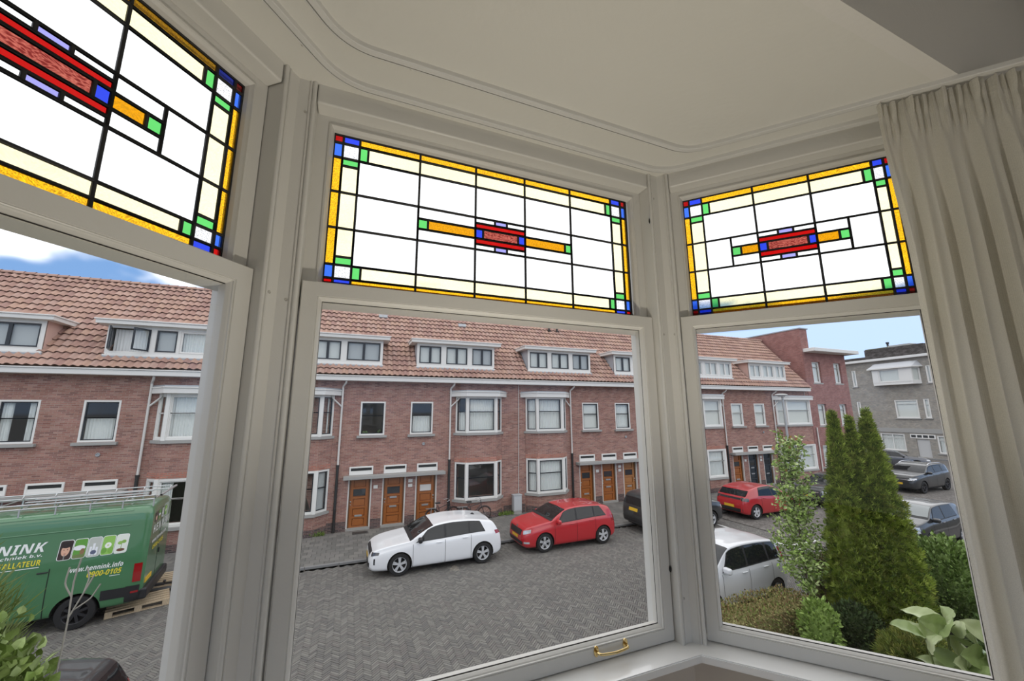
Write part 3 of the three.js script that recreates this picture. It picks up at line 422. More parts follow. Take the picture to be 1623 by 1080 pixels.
// ------------------------------------------------------------------ the terraced row across the street
const row = thing('terraced_houses', 'long red brick terrace with tiled roof, dormers and bay windows across the street', 'building', [0, 0, ZF]);
const T_ = 11.45, ROW_END = 31.44, modules = [-2, -1, 0, 1, 2];
const doorSpots = [[0.2, 1.06], [1.60, 2.50], [3.03, 3.9]], winSpots = [[0.46, 1.52], [2.64, 3.68]], baySpots = [[4.75, 7.15], [8.45, 10.85]], fanSpots = [[0.16, 1.13], [1.58, 2.55], [3.02, 3.96]];
const rect = (a, b, c, d) => [[a, c], [b, c], [b, d], [a, d]];
function door(parent, x0, x1, o) {
  const y0 = 0.12, y1 = 2.10, m = o.mat, w = x1 - x0, g = [box(x0 + 0.05, x1 - 0.05, y0, y1, -0.23, -0.195)], D = mesh('door', g, m, parent), a = x0 + 0.05, b = x1 - 0.05, bars = [], fl = (y1 - y0) / 5, st = 0.13;
  bars.push(rbox(a, a + st, y0, y1, -0.2, -0.135, 0.005, 1), rbox(b - st, b, y0, y1, -0.2, -0.135, 0.005, 1));
  for (let i = 0; i <= 5; i++) { const y = y0 + i * fl; bars.push(rbox(a + st - 0.005, b - st + 0.005, Math.max(y0, y - 0.04), Math.min(y1, y + 0.04), -0.2, -0.137, 0.005, 1)); }
  for (let i = 0; i < 5; i++) if (i !== o.glass) bars.push(rbox(a + st + 0.025, b - st - 0.025, y0 + i * fl + 0.065, y0 + (i + 1) * fl - 0.065, -0.2, -0.165, 0.012, 1));
  mesh('panel', bars, m, D);
  if (o.glass >= 0) { const y = y0 + o.glass * fl; mesh('door_window', box(a + st, b - st, y + 0.075, y + fl - 0.04, -0.165, -0.16), o.glassMat ?? phys([0.05, 0.055, 0.06], 0.06), D); }
  for (const ly of o.slots ?? [0.6]) mesh('letter_box', rbox((x0 + x1) / 2 - 0.15, (x0 + x1) / 2 + 0.15, y0 + ly, y0 + ly + 0.075, -0.145, -0.122, 0.004, 1), steel, D);
  const hx = o.right ? b - 0.04 : a + 0.04; mesh('door_knob', new THREE.SphereGeometry(0.032, 10, 8).translate(hx, y0 + 1.05, -0.1), steel, D); mesh('lock', cyl(0.02, 0.02, 0.04, 8).rotateX(Math.PI / 2).translate(hx, y0 + 0.93, -0.12), steel, D);
  mesh('door_jamb', box(x0 - 0.05, x0 + 0.005, 0.1, 2.14, -0.2, -0.01), pipeWhite, parent); mesh('door_jamb', box(x1 - 0.005, x1 + 0.05, 0.1, 2.14, -0.2, -0.01), pipeWhite, parent);
  mesh('door_lining', [box(x0, x0 + 0.055, 0.1, 2.12, -0.2, -0.09), box(x1 - 0.055, x1, 0.1, 2.12, -0.2, -0.09), box(x0, x1, 2.06, 2.12, -0.2, -0.09)], doorJamb, parent);
  mesh('doorstep', box(x0 - 0.05, x1 + 0.05, 0.02, 0.12, -0.2, 0.03), stoneGrey, parent);
}
function bay(X, b0, b1, o) {
  const pr = 0.5, c0 = b0 + 0.47, c1 = b1 - 0.47, plan = (d) => [[b0 - d, 0.02], [c0 - d * 0.4, pr + d], [c1 + d * 0.4, pr + d], [b1 + d, 0.02]].map(([x, z]) => [x + X, z]);
  const B = mesh('bay_window', prism(plan(0), 2.60, 3.86), brickRed, row); mesh('apron', prism(plan(0), 0.02, 0.84), brickRed, B);
  mesh('soldier_course', prism(plan(0.008), 2.60, 2.80), brickSoldier, B);
  mesh('plinth', prism(plan(0.012), 0.02, 0.34), brickDark, B);
  for (const y of [0.82, 3.84]) mesh('sill', prism(plan(0.08), y, y + 0.11), stoneGrey, B);
  mesh('bay_roof', [prism(plan(0.26), 5.66, 5.88), prism(plan(0.30), 5.86, 5.90)], gutterWhite, B); mesh('lead_cover', prism(plan(0.24), 5.895, 5.96), zinc, B);
  const ends = [[b0 + X, 0.02], [c0 + X, pr], [c1 + X, pr], [b1 + X, 0.02]];
  for (const [lv, y0, y1] of [[0, 0.93, 2.60], [1, 3.95, 5.66]]) {
    for (let i = 0; i < 3; i++) { const A = ends[i], C = ends[i + 1], L = Math.hypot(C[0] - A[0], C[1] - A[1]), T = mat4(A[0], 0, A[1], -Math.atan2(C[1] - A[1], C[0] - A[0]));
      const hang = (lv ? o.up : o.low)[i] ?? 'net';
      windowUnit(B, T, i === 1 ? 0.0 : 0.02, i === 1 ? L : L - 0.02, y0, y1, { frame: i === 1 ? 0.10 : 0.085, split: 0.42, hang, flat: true, sashMat: o.sashMat, sash: o.sash }); }
  }
  for (const p of [ends[1], ends[2]]) for (const [y0, y1] of [[0.93, 2.6], [3.95, 5.66]]) mesh('corner_post', box(p[0] - 0.06, p[0] + 0.06, y0, y1, p[1] - 0.07, p[1] + 0.035), frameWhite, B);
}
const downpipe = (x, side, knee) => {
  const g = [tube([[x + side * 0.12, 6.32, 0.34], [x + side * 0.10, 6.2, 0.28], [x, 6.05, 0.09], [x, 5.9, 0.07], [x, 4.2, 0.07], [x, 2.72, 0.07]], 0.042, 60, 10)];
  if (knee) g.push(tube([[x + knee * 0.42, 5.66, 0.22], [x + knee * 0.36, 5.52, 0.16], [x + knee * 0.03, 5.2, 0.07]], 0.035, 16, 8));
  const P = mesh('downpipe', g, pipeWhite, row); mesh('lower_pipe', [cyl(0.055, 0.055, 2.72, 12).translate(x, 1.38, 0.075), cyl(0.066, 0.066, 0.08, 12).translate(x, 2.7, 0.075), cyl(0.064, 0.064, 0.06, 12).translate(x, 1.2, 0.075)], pipeBlack, P);
};
const hangs = { '-1,0': ['net', 'net', 'net', 'sides', 'sides', 'net'], '-1,1': ['none', 'none', 'sides', 'none', 'none', 'grey'], '0,0': ['half', 'net', 'net', 'none', 'none', 'none'], '0,1': ['net', 'net', 'net', 'net', 'net', 'net'], '1,1': ['blind', 'blind', 'blind', 'net', 'net', 'net'], '2,0': ['blind', 'blind', 'blind', 'net', 'net', 'net'] };
for (const k of modules) {
  const X = k * T_, x0 = X - 0.9, x1 = Math.min(ROW_END, X + T_ - 0.9), holes = [], right = k > 1;
  for (const [a, b] of winSpots) holes.push(rect(X + a, X + b, 3.93, 5.41));
  for (const [a, b] of doorSpots) holes.push(rect(X + a - 0.05, X + b + 0.05, 0.02, 2.14));
  for (const [a, b] of baySpots) if (X + b < ROW_END - 0.2) for (const [p, q] of [[0.95, 2.55], [3.97, 5.6]]) holes.push(rect(X + a + 0.2, X + b - 0.2, p, q));
  if (k === 2) for (const [p, q] of [[0.95, 2.55], [3.97, 5.6]]) holes.push(rect(X + 6.3, X + 8.3, p, q));
  const wall = extrude([[x0, 0], [x1, 0], [x1, 6.4], [x0, 6.4]], 0.3, holes); wall.translate(0, 0, -0.3);
  const W = mesh('brick_wall', wall, brickRed, row);
  for (const [a, b] of [[x0, X + 0.14], [X + 1.12, X + 1.54], [X + 2.56, X + 2.97], [X + 3.96, X + 4.6], [X + 7.25, X + 8.4], ...(k === 2 ? [] : [[X + 10.95, x1]])].filter(([a, b]) => b > a && a < ROW_END)) mesh('plinth', box(a, Math.min(b, x1), 0, 0.42, -0.02, 0.014), brickDark, W);
  mesh('inner_wall', [box(x0, x1, -0.1, 6.4, -4.3, -4.2), box(x0, x1, -0.1, 0.02, -4.2, -0.29), box(x0, x1, 2.8, 3.05, -4.2, -0.29), box(x0, x1, 6.2, 6.4, -4.2, -0.29), ...[x0, X + 2.05, X + 4.3, X + 7.8, x1 - 0.12].filter((x) => x < x1).map((x) => box(x, x + 0.12, 0, 6.3, -4.2, -0.29))], roomPlaster, W);
  for (let i = 0; i < 2; i++) windowUnit(row, null, X + winSpots[i][0], X + winSpots[i][1], 3.93, 5.41, { frame: 0.07, split: 0.42, sill: true, hang: k === -1 ? (i ? 'half' : 'sides') : k === 0 ? (i ? 'half' : 'plant') : k === 1 ? (i ? 'net' : 'blind') : 'blind', sashMat: right ? frameWhite : sashDark });
  for (let i = 0; i < 3; i++) {
    door(row, X + doorSpots[i][0], X + doorSpots[i][1], { mat: k === 2 && i > 0 ? doorBlue : k === 1 && i === 2 ? doorPale : doorWood, glass: i === 2 ? 3 : 3, glassMat: i === 2 && k === 0 ? blindLight : undefined, right: i === 2, slots: i === 1 ? [0.68, 1.06] : i === 2 ? [0.62] : [0.42] });
    const [a, b] = fanSpots[i]; const fl = mesh('fanlight', ring(X + a, X + b, 2.27, 2.62, [[0, -0.05], [0, 0.045], [0.01, 0.05], [0.06, 0.05], [0.06, 0.0]].map(([d, z]) => [d, z])), frameWhite, row);
    mesh('fanlight_board', box(X + a + 0.05, X + b - 0.05, 2.3, 2.44, 0.0, 0.04), frameWhite, fl); mesh('pane', box(X + a + 0.06, X + b - 0.06, 2.43, 2.58, 0.005, 0.015), phys([0.03, 0.033, 0.035], 0.08), fl);
    if (i < 2) { const pl = mesh('house_number_plate', rbox(X + (i ? 2.66 : 1.18), X + (i ? 2.84 : 1.36), i ? 1.82 : 1.66, i ? 1.96 : 1.80, 0.0, 0.02, 0.004, 1), frameWhite, row); if (i) mesh('house_number_plate', rbox(X + 2.66, X + 2.84, 1.62, 1.76, 0.0, 0.02, 0.004, 1), frameWhite, row); }
  }
  mesh('door_canopy', rbox(X - 0.06, X + 4.26, 2.13, 2.265, -0.02, 0.42, 0.01, 1), stoneGrey, row);
  downpipe(X - 0.31, 1, -1); if (X + 4.5 < ROW_END) downpipe(X + 4.5, 1, 1);
  if (X + 8 < ROW_END) mesh('cable_pipe', tube([[X + 8.08, 6.3, 0.03], [X + 8.06, 4, 0.03], [X + 8.04, 0.9, 0.03]], 0.016, 12, 6), pipeWhite, row);
  baySpots.forEach(([a, b], i) => { if (X + b < ROW_END - 0.2 || (k === 2 && i === 0)) { const h = hangs[k + ',' + i] ?? ['net', 'net', 'net', 'net', 'net', 'net']; bay(X, a, k === 2 ? 8.15 : b, { up: h.slice(0, 3), low: h.slice(3), sashMat: k === 2 || (k === 1 && i === 1) || (k === -1 && i === 0) ? frameWhite : sashDark, sash: 0.035 }); } });
  for (const y of [3.49]) mesh('vent_cap', merge([cyl(0.05, 0.05, 0.03, 14).rotateX(Math.PI / 2).translate(X + 3.28, y, 0.015), new THREE.TorusGeometry(0.055, 0.015, 8, 16).translate(X + 3.28, y, 0.03)]), zinc, row);
}
mesh('eaves_gutter', [rbox(-24, 31.1, 6.3, 6.5, -0.1, 0.46, 0.012, 1), rbox(-24, 31.1, 6.485, 6.53, 0.34, 0.5, 0.012, 1)], gutterWhite, row).userData.label = 'white boxed eaves gutter';
// dormers: [x0, x1, look]
const DORMERS = [[-14.6, -10.18, 'dark'], [-8.5, -4.6, 'open'], [-3.0, 1.27, 'dark'], [2.82, 6.73, 'dark'], [8.63, 12.52, 'dark'], [14.15, 18.0, 'dark'], [19.9, 23.75, 'white'], [25.4, 29.15, 'white']];
// roof: boards, then every tile
{
  const E0 = [0.46, 6.56], RG = [-3.05, 10.66], sl = Math.hypot(RG[0] - E0[0], RG[1] - E0[1]), ang = Math.atan2(RG[1] - E0[1], -(RG[0] - E0[0])), rows = 16, ex = sl / rows, tw = 0.236;
  const roofMat = std([0.24, 0.165, 0.12], 0.95, { side: THREE.DoubleSide });
  const bg = new THREE.BufferGeometry(), q = (x0, x1) => [[x0, E0[1] - 0.07, E0[0] - 0.06], [x1, E0[1] - 0.07, E0[0] - 0.06], [x1, RG[1] - 0.1, RG[0]], [x0, RG[1] - 0.1, RG[0]], [x0, 6.4, -6.6], [x1, 6.4, -6.6]];
  const v = q(-24, 31.45), tri = [[0, 1, 2], [0, 2, 3], [3, 2, 5], [3, 5, 4], [0, 3, 4], [1, 5, 2]].flat(); bg.setAttribute('position', new THREE.BufferAttribute(new Float32Array(tri.flatMap((i) => v[i])), 3)); bg.computeVertexNormals();
  const R = mesh('roof', metres(bg), roofMat, row);
  // pantile: S-shaped across, thick nose at the foot
  const prof = (t) => 0.030 * Math.sin(t * Math.PI * 2 - 0.6), L = ex + 0.04, N = 8, pos = [];
  const P = (i, y, up) => [(i / N - 0.5) * tw * 1.04, prof(i / N) + up, y];
  for (let i = 0; i < N; i++) { const a = P(i, 0, 0.066), b = P(i + 1, 0, 0.066), c = P(i + 1, -L, 0.002), d = P(i, -L, 0.002), a2 = P(i, 0, 0.048), b2 = P(i + 1, 0, 0.048); pos.push(...a, ...b, ...c, ...a, ...c, ...d, ...a2, ...b2, ...b, ...a2, ...b, ...a); }
  let tg = new THREE.BufferGeometry(); tg.setAttribute('position', new THREE.BufferAttribute(new Float32Array(pos), 3)); tg = toCreasedNormals(tg, 0.9); tg = metres(tg); 
  const cols = [[174, 141, 127], [168, 135, 121], [180, 148, 134], [162, 128, 116], [172, 142, 130], [158, 125, 115], [176, 143, 126]], tints = cols.map((c) => new THREE.Color(`rgb(${c})`)), mats = tints.map((t) => { const m = std('#fff', 0.8, { bumpMap: grit, bumpScale: 0.001, side: THREE.DoubleSide }); m.color.copy(t); return m; });
  const list = [], dead = (x, y) => DORMERS.some((d) => x > d[0] + 0.02 && x < d[1] - 0.02 && y > 7.02 && y < 8.28);
  for (let r = 0; r < rows; r++) for (let x = -14.2; x < 31.2; x += tw) { const t = r / rows, z = E0[0] + (RG[0] - E0[0]) * t, y = E0[1] + (RG[1] - E0[1]) * t; if (!dead(x, y + 0.1)) list.push(mat4(x, y, z, 0, ang, rr(-0.01, 0.01))); }
  pieces(R, 'roof_tile', tg, mats, tints, list);
  const ridge = new THREE.CylinderGeometry(0.115, 0.13, 0.36, 12, 1, true, 0, Math.PI); ridge.rotateZ(Math.PI / 2);
  for (let x = -14; x < 31.3; x += 0.34) { const o = mesh('ridge_tile', ridge, mats[Math.floor(rnd() * mats.length)], R); o.position.set(x, RG[1] - 0.03, RG[0]); o.rotation.z = rr(-0.012, 0.012) + 0.02; }
  // two black vent pipes and small roof lights
  for (const x of [10.2 + 1.0, 11.75]) { const z = -2.35, y = 9.85; mesh('vent_pipe', merge([cyl(0.06, 0.06, 0.3, 12).translate(x, y + 0.15, z), cyl(0.085, 0.085, 0.12, 12).translate(x, y + 0.33, z), box(x - 0.1, x + 0.1, y - 0.02, y + 0.02, z - 0.1, z + 0.12)]), pipeBlack, R); }
  for (const [x, y] of [[1.35, 9.9], [5.6, 9.7]]) { const z = E0[0] - (y - E0[1]) / Math.tan(ang) + 0.02; const g = box(-0.22, 0.22, -0.02, 0.05, -0.12, 0.12); g.rotateX(ang); g.translate(x, y + 0.03, z); mesh('roof_vent', g, zinc, R); }
}
const cheekMats = [std([0.42, 0.44, 0.47], 0.7), std([0.62, 0.42, 0.36], 0.8)];
for (const [x0, x1, look] of DORMERS) {
  const zf = 0.02, wood = look === 'dark' ? sashDark : frameWhite;
  const D = mesh('dormer', extrude([[0, 0], [x1 - x0, 0], [x1 - x0, 1.24], [0, 1.24]], 0.06, (look === 'open' ? [[0.12, 1.28], [1.44, 2.12], [2.2, x1 - x0 - 0.1]] : [[0.1, 1.18], [1.4, 2.5], [2.72, x1 - x0 - 0.1]]).map(([a, b]) => rect(a, b, 0.22, 1.1))).translate(x0, 7.0, zf - 0.03), frameWhite, row);
  const cg = (x, t) => { const pts = [[zf, 7.0], [zf, 8.24], [-1.15, 8.24]], g = new THREE.BufferGeometry(), P = (i, xx) => [xx, pts[i][1], pts[i][0]], a = x, b = x + t; g.setAttribute('position', new THREE.BufferAttribute(new Float32Array([P(0, a), P(1, a), P(2, a), P(0, b), P(2, b), P(1, b), P(0, a), P(0, b), P(1, b), P(0, a), P(1, b), P(1, a)].flat()), 3)); g.computeVertexNormals(); return metres(g); };
  for (const cx of [x0, x1 - 0.04]) mesh('cheek', cg(cx, 0.04), look === 'white' || x0 < -9 ? cheekMats[1] : cheekMats[0], D);
  mesh('dormer_roof', [rbox(x0 - 0.28, x1 + 0.28, 8.2, 8.36, -1.3, 0.3, 0.012, 1), rbox(x0 - 0.32, x1 + 0.32, 8.34, 8.385, -1.3, 0.34, 0.012, 1)], gutterWhite, D);
  mesh('lead_apron', [box(x0 - 0.06, x1 + 0.06, 6.93, 7.03, zf, zf + 0.1), extrude([[0, 0], [x1 - x0 + 0.1, 0], [x1 - x0 + 0.1, 0.16], [0, 0.16]], 0.02).rotateX(-0.7).translate(x0 - 0.05, 6.86, zf + 0.14)], zinc, D);
  mesh('window_ledge', rbox(x0 - 0.03, x1 + 0.03, 7.02, 7.09, zf - 0.02, zf + 0.09, 0.01, 1), frameWhite, D);
  mesh('inner_wall', [box(x0 + 0.06, x1 - 0.06, 7.0, 8.22, -0.62, -0.6), box(x0 + 0.04, x1 - 0.04, 7.0, 7.02, -0.62, 0), box(x0 + 0.04, x1 - 0.04, 8.19, 8.22, -0.62, 0)], roomPlaster, D);
  const T = mat4(x0, 7.0, zf + 0.045);
  const units = look === 'open' ? [[1.44, 2.12, 'grey', 1, sashDark], [2.2, x1 - x0 - 0.1, 'net', 1, frameWhite]] : [[0.1, 1.18, 'blind', 2, wood], [1.4, 2.5, 'blind', 2, wood], [2.72, x1 - x0 - 0.1, look === 'white' ? 'blind' : 'grey', 2, wood]];
  for (const [a, b, hang, cols, sm] of units) windowUnit(D, T, a, b, 0.22, 1.1, { frame: 0.02, sash: 0.05, split: 0, cols, hang, flat: true, sashMat: sm });
  if (look === 'open') {                             // a pair of casements standing open
    mesh('net_curtain', drape(x0 + 0.14, x0 + 1.26, 7.24, 8.08, -0.2), netCurtain, D);
    for (const [hx, dir, a] of [[0.13, 1, 1.25], [1.27, -1, 0.95]]) { const M = mat4(x0 + hx, 7.0, zf + 0.05, -dir * a), g = ring(dir > 0 ? 0 : -0.56, dir > 0 ? 0.56 : 0, 0.24, 1.08, [[0, -0.02], [0, 0.02], [0.05, 0.02], [0.05, -0.02]]).applyMatrix4(M); mesh('open_casement', g, sashDark, D); mesh('pane', new THREE.PlaneGeometry(0.47, 0.75).translate(dir * 0.28, 0.66, 0).applyMatrix4(M), houseGlass, D); }
  }
}
// ------------------------------------------------------------------ vehicles
const tyreMat = std([0.012, 0.012, 0.013], 0.85), archMat = std([0.008, 0.008, 0.009], 0.95), trimMat = std([0.016, 0.016, 0.018], 0.5), rimMat = std([0.62, 0.63, 0.65], 0.35, { metalness: 0.35 }), rimDark = std([0.05, 0.05, 0.055], 0.35, { metalness: 0.6 });
const carGlass = phys([0.012, 0.014, 0.016], 0.02, { ior: 1.5 }), lampGlass = phys([0.55, 0.57, 0.6], 0.08, { clearcoat: 1, metalness: 0.3 }), lampDark = phys([0.03, 0.03, 0.035], 0.1, { clearcoat: 1 }), tailRed = phys([0.28, 0.006, 0.008], 0.12, { clearcoat: 1 }), plateYellow = std([0.72, 0.45, 0.03], 0.5), seamMat = std([0.01, 0.01, 0.01], 0.9), chrome = std([0.7, 0.7, 0.72], 0.12, { metalness: 1 });
const carPaint = (c, metal = 0) => phys(c, 0.32, { clearcoat: 1, clearcoatRoughness: 0.03, metalness: metal });
const lut = (pts, s) => { if (s <= pts[0][0]) return pts[0][1]; for (let i = 0; i + 1 < pts.length; i++) if (s <= pts[i + 1][0]) { const [a, p] = pts[i], [b, q] = pts[i + 1], t = (s - a) / (b - a); const p0 = pts[Math.max(0, i - 1)], q1 = pts[Math.min(pts.length - 1, i + 2)]; const m0 = i ? (q - p0[1]) / (b - p0[0]) : (q - p) / (b - a), m1 = i + 2 < pts.length ? (q1[1] - p) / (q1[0] - a) : (q - p) / (b - a), h = b - a; const lim = (m) => { const d = (q - p) / h; return d === 0 ? 0 : m / d < 0 ? 0 : Math.abs(m) > 3 * Math.abs(d) ? 3 * d : m; }; const M0 = lim(m0), M1 = lim(m1), t2 = t * t, t3 = t2 * t; return (2 * t3 - 3 * t2 + 1) * p + (t3 - 2 * t2 + t) * h * M0 + (-2 * t3 + 3 * t2) * q + (t3 - t2) * h * M1; } return pts[pts.length - 1][1]; };
const HATCH = {
  top: [[0, 0.36], [0.006, 0.44], [0.018, 0.50], [0.05, 0.56], [0.12, 0.615], [0.25, 0.67], [0.285, 0.69], [0.36, 0.82], [0.44, 0.935], [0.50, 0.975], [0.60, 1.0], [0.74, 0.985], [0.87, 0.93], [0.92, 0.885], [0.962, 0.70], [0.982, 0.60], [0.994, 0.5], [1, 0.42]],
  belt: [[0, 0.34], [0.03, 0.45], [0.10, 0.53], [0.28, 0.615], [0.5, 0.64], [0.8, 0.685], [0.93, 0.67], [0.98, 0.55], [1, 0.40]],
  hw: [[0, 0.60], [0.008, 0.74], [0.03, 0.86], [0.08, 0.945], [0.16, 0.985], [0.3, 1], [0.75, 1], [0.88, 0.97], [0.95, 0.915], [0.985, 0.83], [1, 0.70]],
  low: [[0, 0.18], [0.04, 0.135], [0.15, 0.13], [0.85, 0.14], [0.95, 0.16], [1, 0.21]],
  screen: [0.292, 0.448], back: [0.928, 0.972], tum: 0.36, roofIn: 0.07,
  sides: [[0.335, 0.525, 0.415, 0.527], [0.542, 0.715, 0.545, 0.715], [0.728, 0.84, 0.728, 0.80]], seams: [0.30, 0.535, 0.735], handles: [0.49, 0.69],
};
function buildCar(name, label, o, pos, turn, group) {
  const { L, W, H, wb, fo, wr } = o, S = { ...HATCH, ...o.shape }, car = thing(name, label, o.category ?? 'car', pos, turn, group);
  const X = (s) => wb / 2 + fo - s * L, sOf = (x) => (wb / 2 + fo - x) / L, half = W / 2;
  // half section at s: list of [y, z]
  const cache = new Map();
  const section = (s) => {
    const key = Math.round(s * 1e5); if (cache.has(key)) return cache.get(key);
    const top = lut(S.top, s) * H, b = Math.min(lut(S.belt, s) * H, top - 0.02), w = lut(S.hw, s) * half, y0 = Math.min(lut(S.low, s) * H, b - 0.08), g = top - b, z5 = (S.z5 ?? 0.96) * w, z7 = z5 - S.tum * 0.86 * g;
    const r = [[y0, 0.88 * w], [y0 + 0.05, 0.955 * w], [y0 + (b - y0) * 0.25, 0.985 * w], [y0 + (b - y0) * 0.6, w], [b - (b - y0) * 0.12, 0.988 * w], [b, z5], [b + g * 0.45, z5 - S.tum * 0.43 * g], [b + g * 0.86, z7], [b + g * 0.968, Math.max(z7 - S.roofIn, z7 * 0.8)], [top - 0.012 * Math.min(1, g * 4), z7 * 0.52], [top, 0]];
    cache.set(key, r); return r;
  };
  const at = (s, i) => {                            // Catmull-Rom along the section, i = 0..10
    const p = section(s), k = Math.min(9, Math.floor(i)), t = i - k, P = (n) => p[Math.max(0, Math.min(10, n))], a = k > 0 ? P(k - 1) : P(0), b = P(k), c = P(k + 1), d = k < 9 ? P(k + 2) : [P(9)[0], -P(9)[1]];
    const f = (n) => 0.5 * (2 * b[n] + (c[n] - a[n]) * t + (2 * a[n] - 5 * b[n] + 4 * c[n] - d[n]) * t * t + (3 * b[n] - a[n] - 3 * c[n] + d[n]) * t * t * t); return [f(0), f(1)];
  };
  const point = (s, i, side) => { const [y, z] = at(s, i); return V3(X(s), y, z * side); };
  const lifted = (s, i, side, d) => { const e = 0.004, p = point(s, i, side), a = point(Math.min(0.999, s + e), i, side).sub(point(Math.max(0.001, s - e), i, side)), i1 = Math.min(9.99, i + 0.06), b = point(s, i1, side).sub(point(s, Math.max(0, i1 - 0.12), side)), n = a.cross(b).normalize(); const up = V3(0, p.y - H * 0.35, p.z); if (n.dot(up) < 0) n.negate(); return p.addScaledVector(n, d).toArray(); };
  // shell
  const st = []; const M = o.stations ?? 84; for (let k = 0; k <= M; k++) { const t = k / M; st.push(0.5 - 0.5 * Math.cos(Math.PI * (0.12 * Math.sin(0) + t)) * 1); } 
  const per = 26, pos_ = [], idx = [], loop = 2 * per + 1;
  for (const s of st) { for (let k = 0; k <= per; k++) { const p = point(s, 10 * k / per, -1); pos_.push(p.x, p.y, p.z); } for (let k = per - 1; k >= 0; k--) { const p = point(s, 10 * k / per, 1); pos_.push(p.x, p.y, p.z); } }
  const NL = st.length; for (let a = 0; a + 1 < NL; a++) for (let k = 0; k < loop; k++) { const k2 = (k + 1) % loop, p = a * loop + k, q = a * loop + k2, r = p + loop, t = q + loop; idx.push(p, q, r, q, t, r); }
  for (const [a, flip] of [[0, false], [NL - 1, true]]) { let cy = 0; for (let k = 0; k < loop; k++) cy += pos_[(a * loop + k) * 3 + 1] / loop; const c = pos_.length / 3; pos_.push(pos_[a * loop * 3], cy, 0); for (let k = 0; k < loop; k++) { const k2 = (k + 1) % loop; if (flip) idx.push(a * loop + k, a * loop + k2, c); else idx.push(a * loop + k2, a * loop + k, c); } }
  let g = new THREE.BufferGeometry(); g.setAttribute('position', new THREE.BufferAttribute(new Float32Array(pos_), 3)); g.setIndex(idx); g.computeVertexNormals(); g.setAttribute('uv', new THREE.BufferAttribute(new Float32Array(pos_.length / 3 * 2), 2));
  { // make sure it faces outwards
    let vol = 0; const p = pos_; for (let i = 0; i < idx.length; i += 3) { const [a, b, c] = [idx[i] * 3, idx[i + 1] * 3, idx[i + 2] * 3]; vol += p[a] * (p[b + 1] * p[c + 2] - p[b + 2] * p[c + 1]) - p[a + 1] * (p[b] * p[c + 2] - p[b + 2] * p[c]) + p[a + 2] * (p[b] * p[c + 1] - p[b + 1] * p[c]); } if (vol < 0) { for (let i = 0; i < idx.length; i += 3) { const t = idx[i]; idx[i] = idx[i + 1]; idx[i + 1] = t; } g.setIndex(idx); g.computeVertexNormals(); }
  }
  const paintM = o.paint, ev = new Evaluator(); ev.attributes = ['position', 'normal']; ev.useGroups = true;
  let B = new Brush(g, paintM); B.updateMatrixWorld(true);
  const ra = wr * (o.arch ?? 1.14);
  for (const ax of [wb / 2, -wb / 2]) for (const side of [-1, 1]) { const c = cyl(ra, ra, 0.5, 36); c.rotateX(Math.PI / 2); c.translate(ax, wr, side * (half - 0.03)); const K = new Brush(c, archMat); K.updateMatrixWorld(true); B = ev.evaluate(B, K, SUBTRACTION); }
  // smooth the shell again where it was not cut
  let bg = B.geometry; const groups = bg.groups.map((q) => ({ ...q })), mats = [].concat(B.material);
  const flatG = bg.index ? bg.toNonIndexed() : bg, paintIdx = [], archIdx = [], P3 = flatG.attributes.position.array, N3 = flatG.attributes.normal.array, pick = (want) => { const pp = [], nn = []; for (const q of groups) { const m = mats[q.materialIndex] ?? mats[0]; if ((m === archMat) !== want) continue; for (let i = q.start * 3; i < (q.start + q.count) * 3; i++) { pp.push(P3[i]); nn.push(N3[i]); } } const r = new THREE.BufferGeometry(); r.setAttribute('position', new THREE.BufferAttribute(new Float32Array(pp), 3)); r.setAttribute('normal', new THREE.BufferAttribute(new Float32Array(nn), 3)); return r; };
  const shell = pick(false), arch = pick(true);
  const body = mesh('body', shell, paintM, car); mesh('wheel_arch', arch, archMat, car);
  body.updateMatrixWorld(true);
  const patch = (nu, nv, f) => { const q = gridSurface(nu, nv, f); q.computeVertexNormals(); return q; };
  // glass
  const sideBand = (s0, s1, t0, t1, i0, i1, d, side, n = 14) => patch(n, 6, (a, b) => { const i = i0 + (i1 - i0) * b; return lifted((s0 + (t0 - s0) * b) * (1 - a) + (s1 + (t1 - s1) * b) * a, i, side, d); });
  const iLo = S.iLo ?? 5.3, iHi = S.iHi ?? 7.02, sd = S.sides;
  for (const side of [-1, 1]) {
    if (sd.length) mesh('window_trim', sideBand(sd[0][0] - 0.02, sd[sd.length - 1][1] + 0.012, sd[0][2] - 0.012, sd[sd.length - 1][3] + 0.01, iLo - 0.12, iHi + 0.1, 0.003, side, 40), trimMat, car);
    for (const [a, b, c, d] of sd) mesh('side_window', sideBand(a, b, c, d, iLo, iHi, 0.007, side), carGlass, car);
    for (const s of S.seams) mesh('door_seam', patch(1, 24, (a, b) => lifted(s + (a - 0.5) * 0.0028, 0.8 + b * 4.1, side, 0.0025)), seamMat, car);
    for (const s of S.handles) { const p = lifted(s, 4.25, side, 0.012); mesh('door_handle', rbox(p[0] - 0.09, p[0] + 0.09, p[1] - 0.014, p[1] + 0.014, p[2] - 0.014, p[2] + 0.014, 0.01, 1), o.handleMat ?? paintM, car); }
    const mp = lifted(S.screen[0] + (S.mirror ?? 0.055), 5.05, side, 0.10); const mg = new RoundedBoxGeometry(0.13, 0.15, 0.22, 3, 0.055); mg.scale(1, 1, 1); mg.translate(mp[0], mp[1] + 0.06, mp[2]); mesh('wing_mirror', [mg, box(mp[0] - 0.03, mp[0] + 0.03, mp[1] - 0.02, mp[1] + 0.03, Math.min(mp[2], mp[2] - side * 0.12), Math.max(mp[2], mp[2] - side * 0.12))], o.mirrorMat ?? paintM, car);
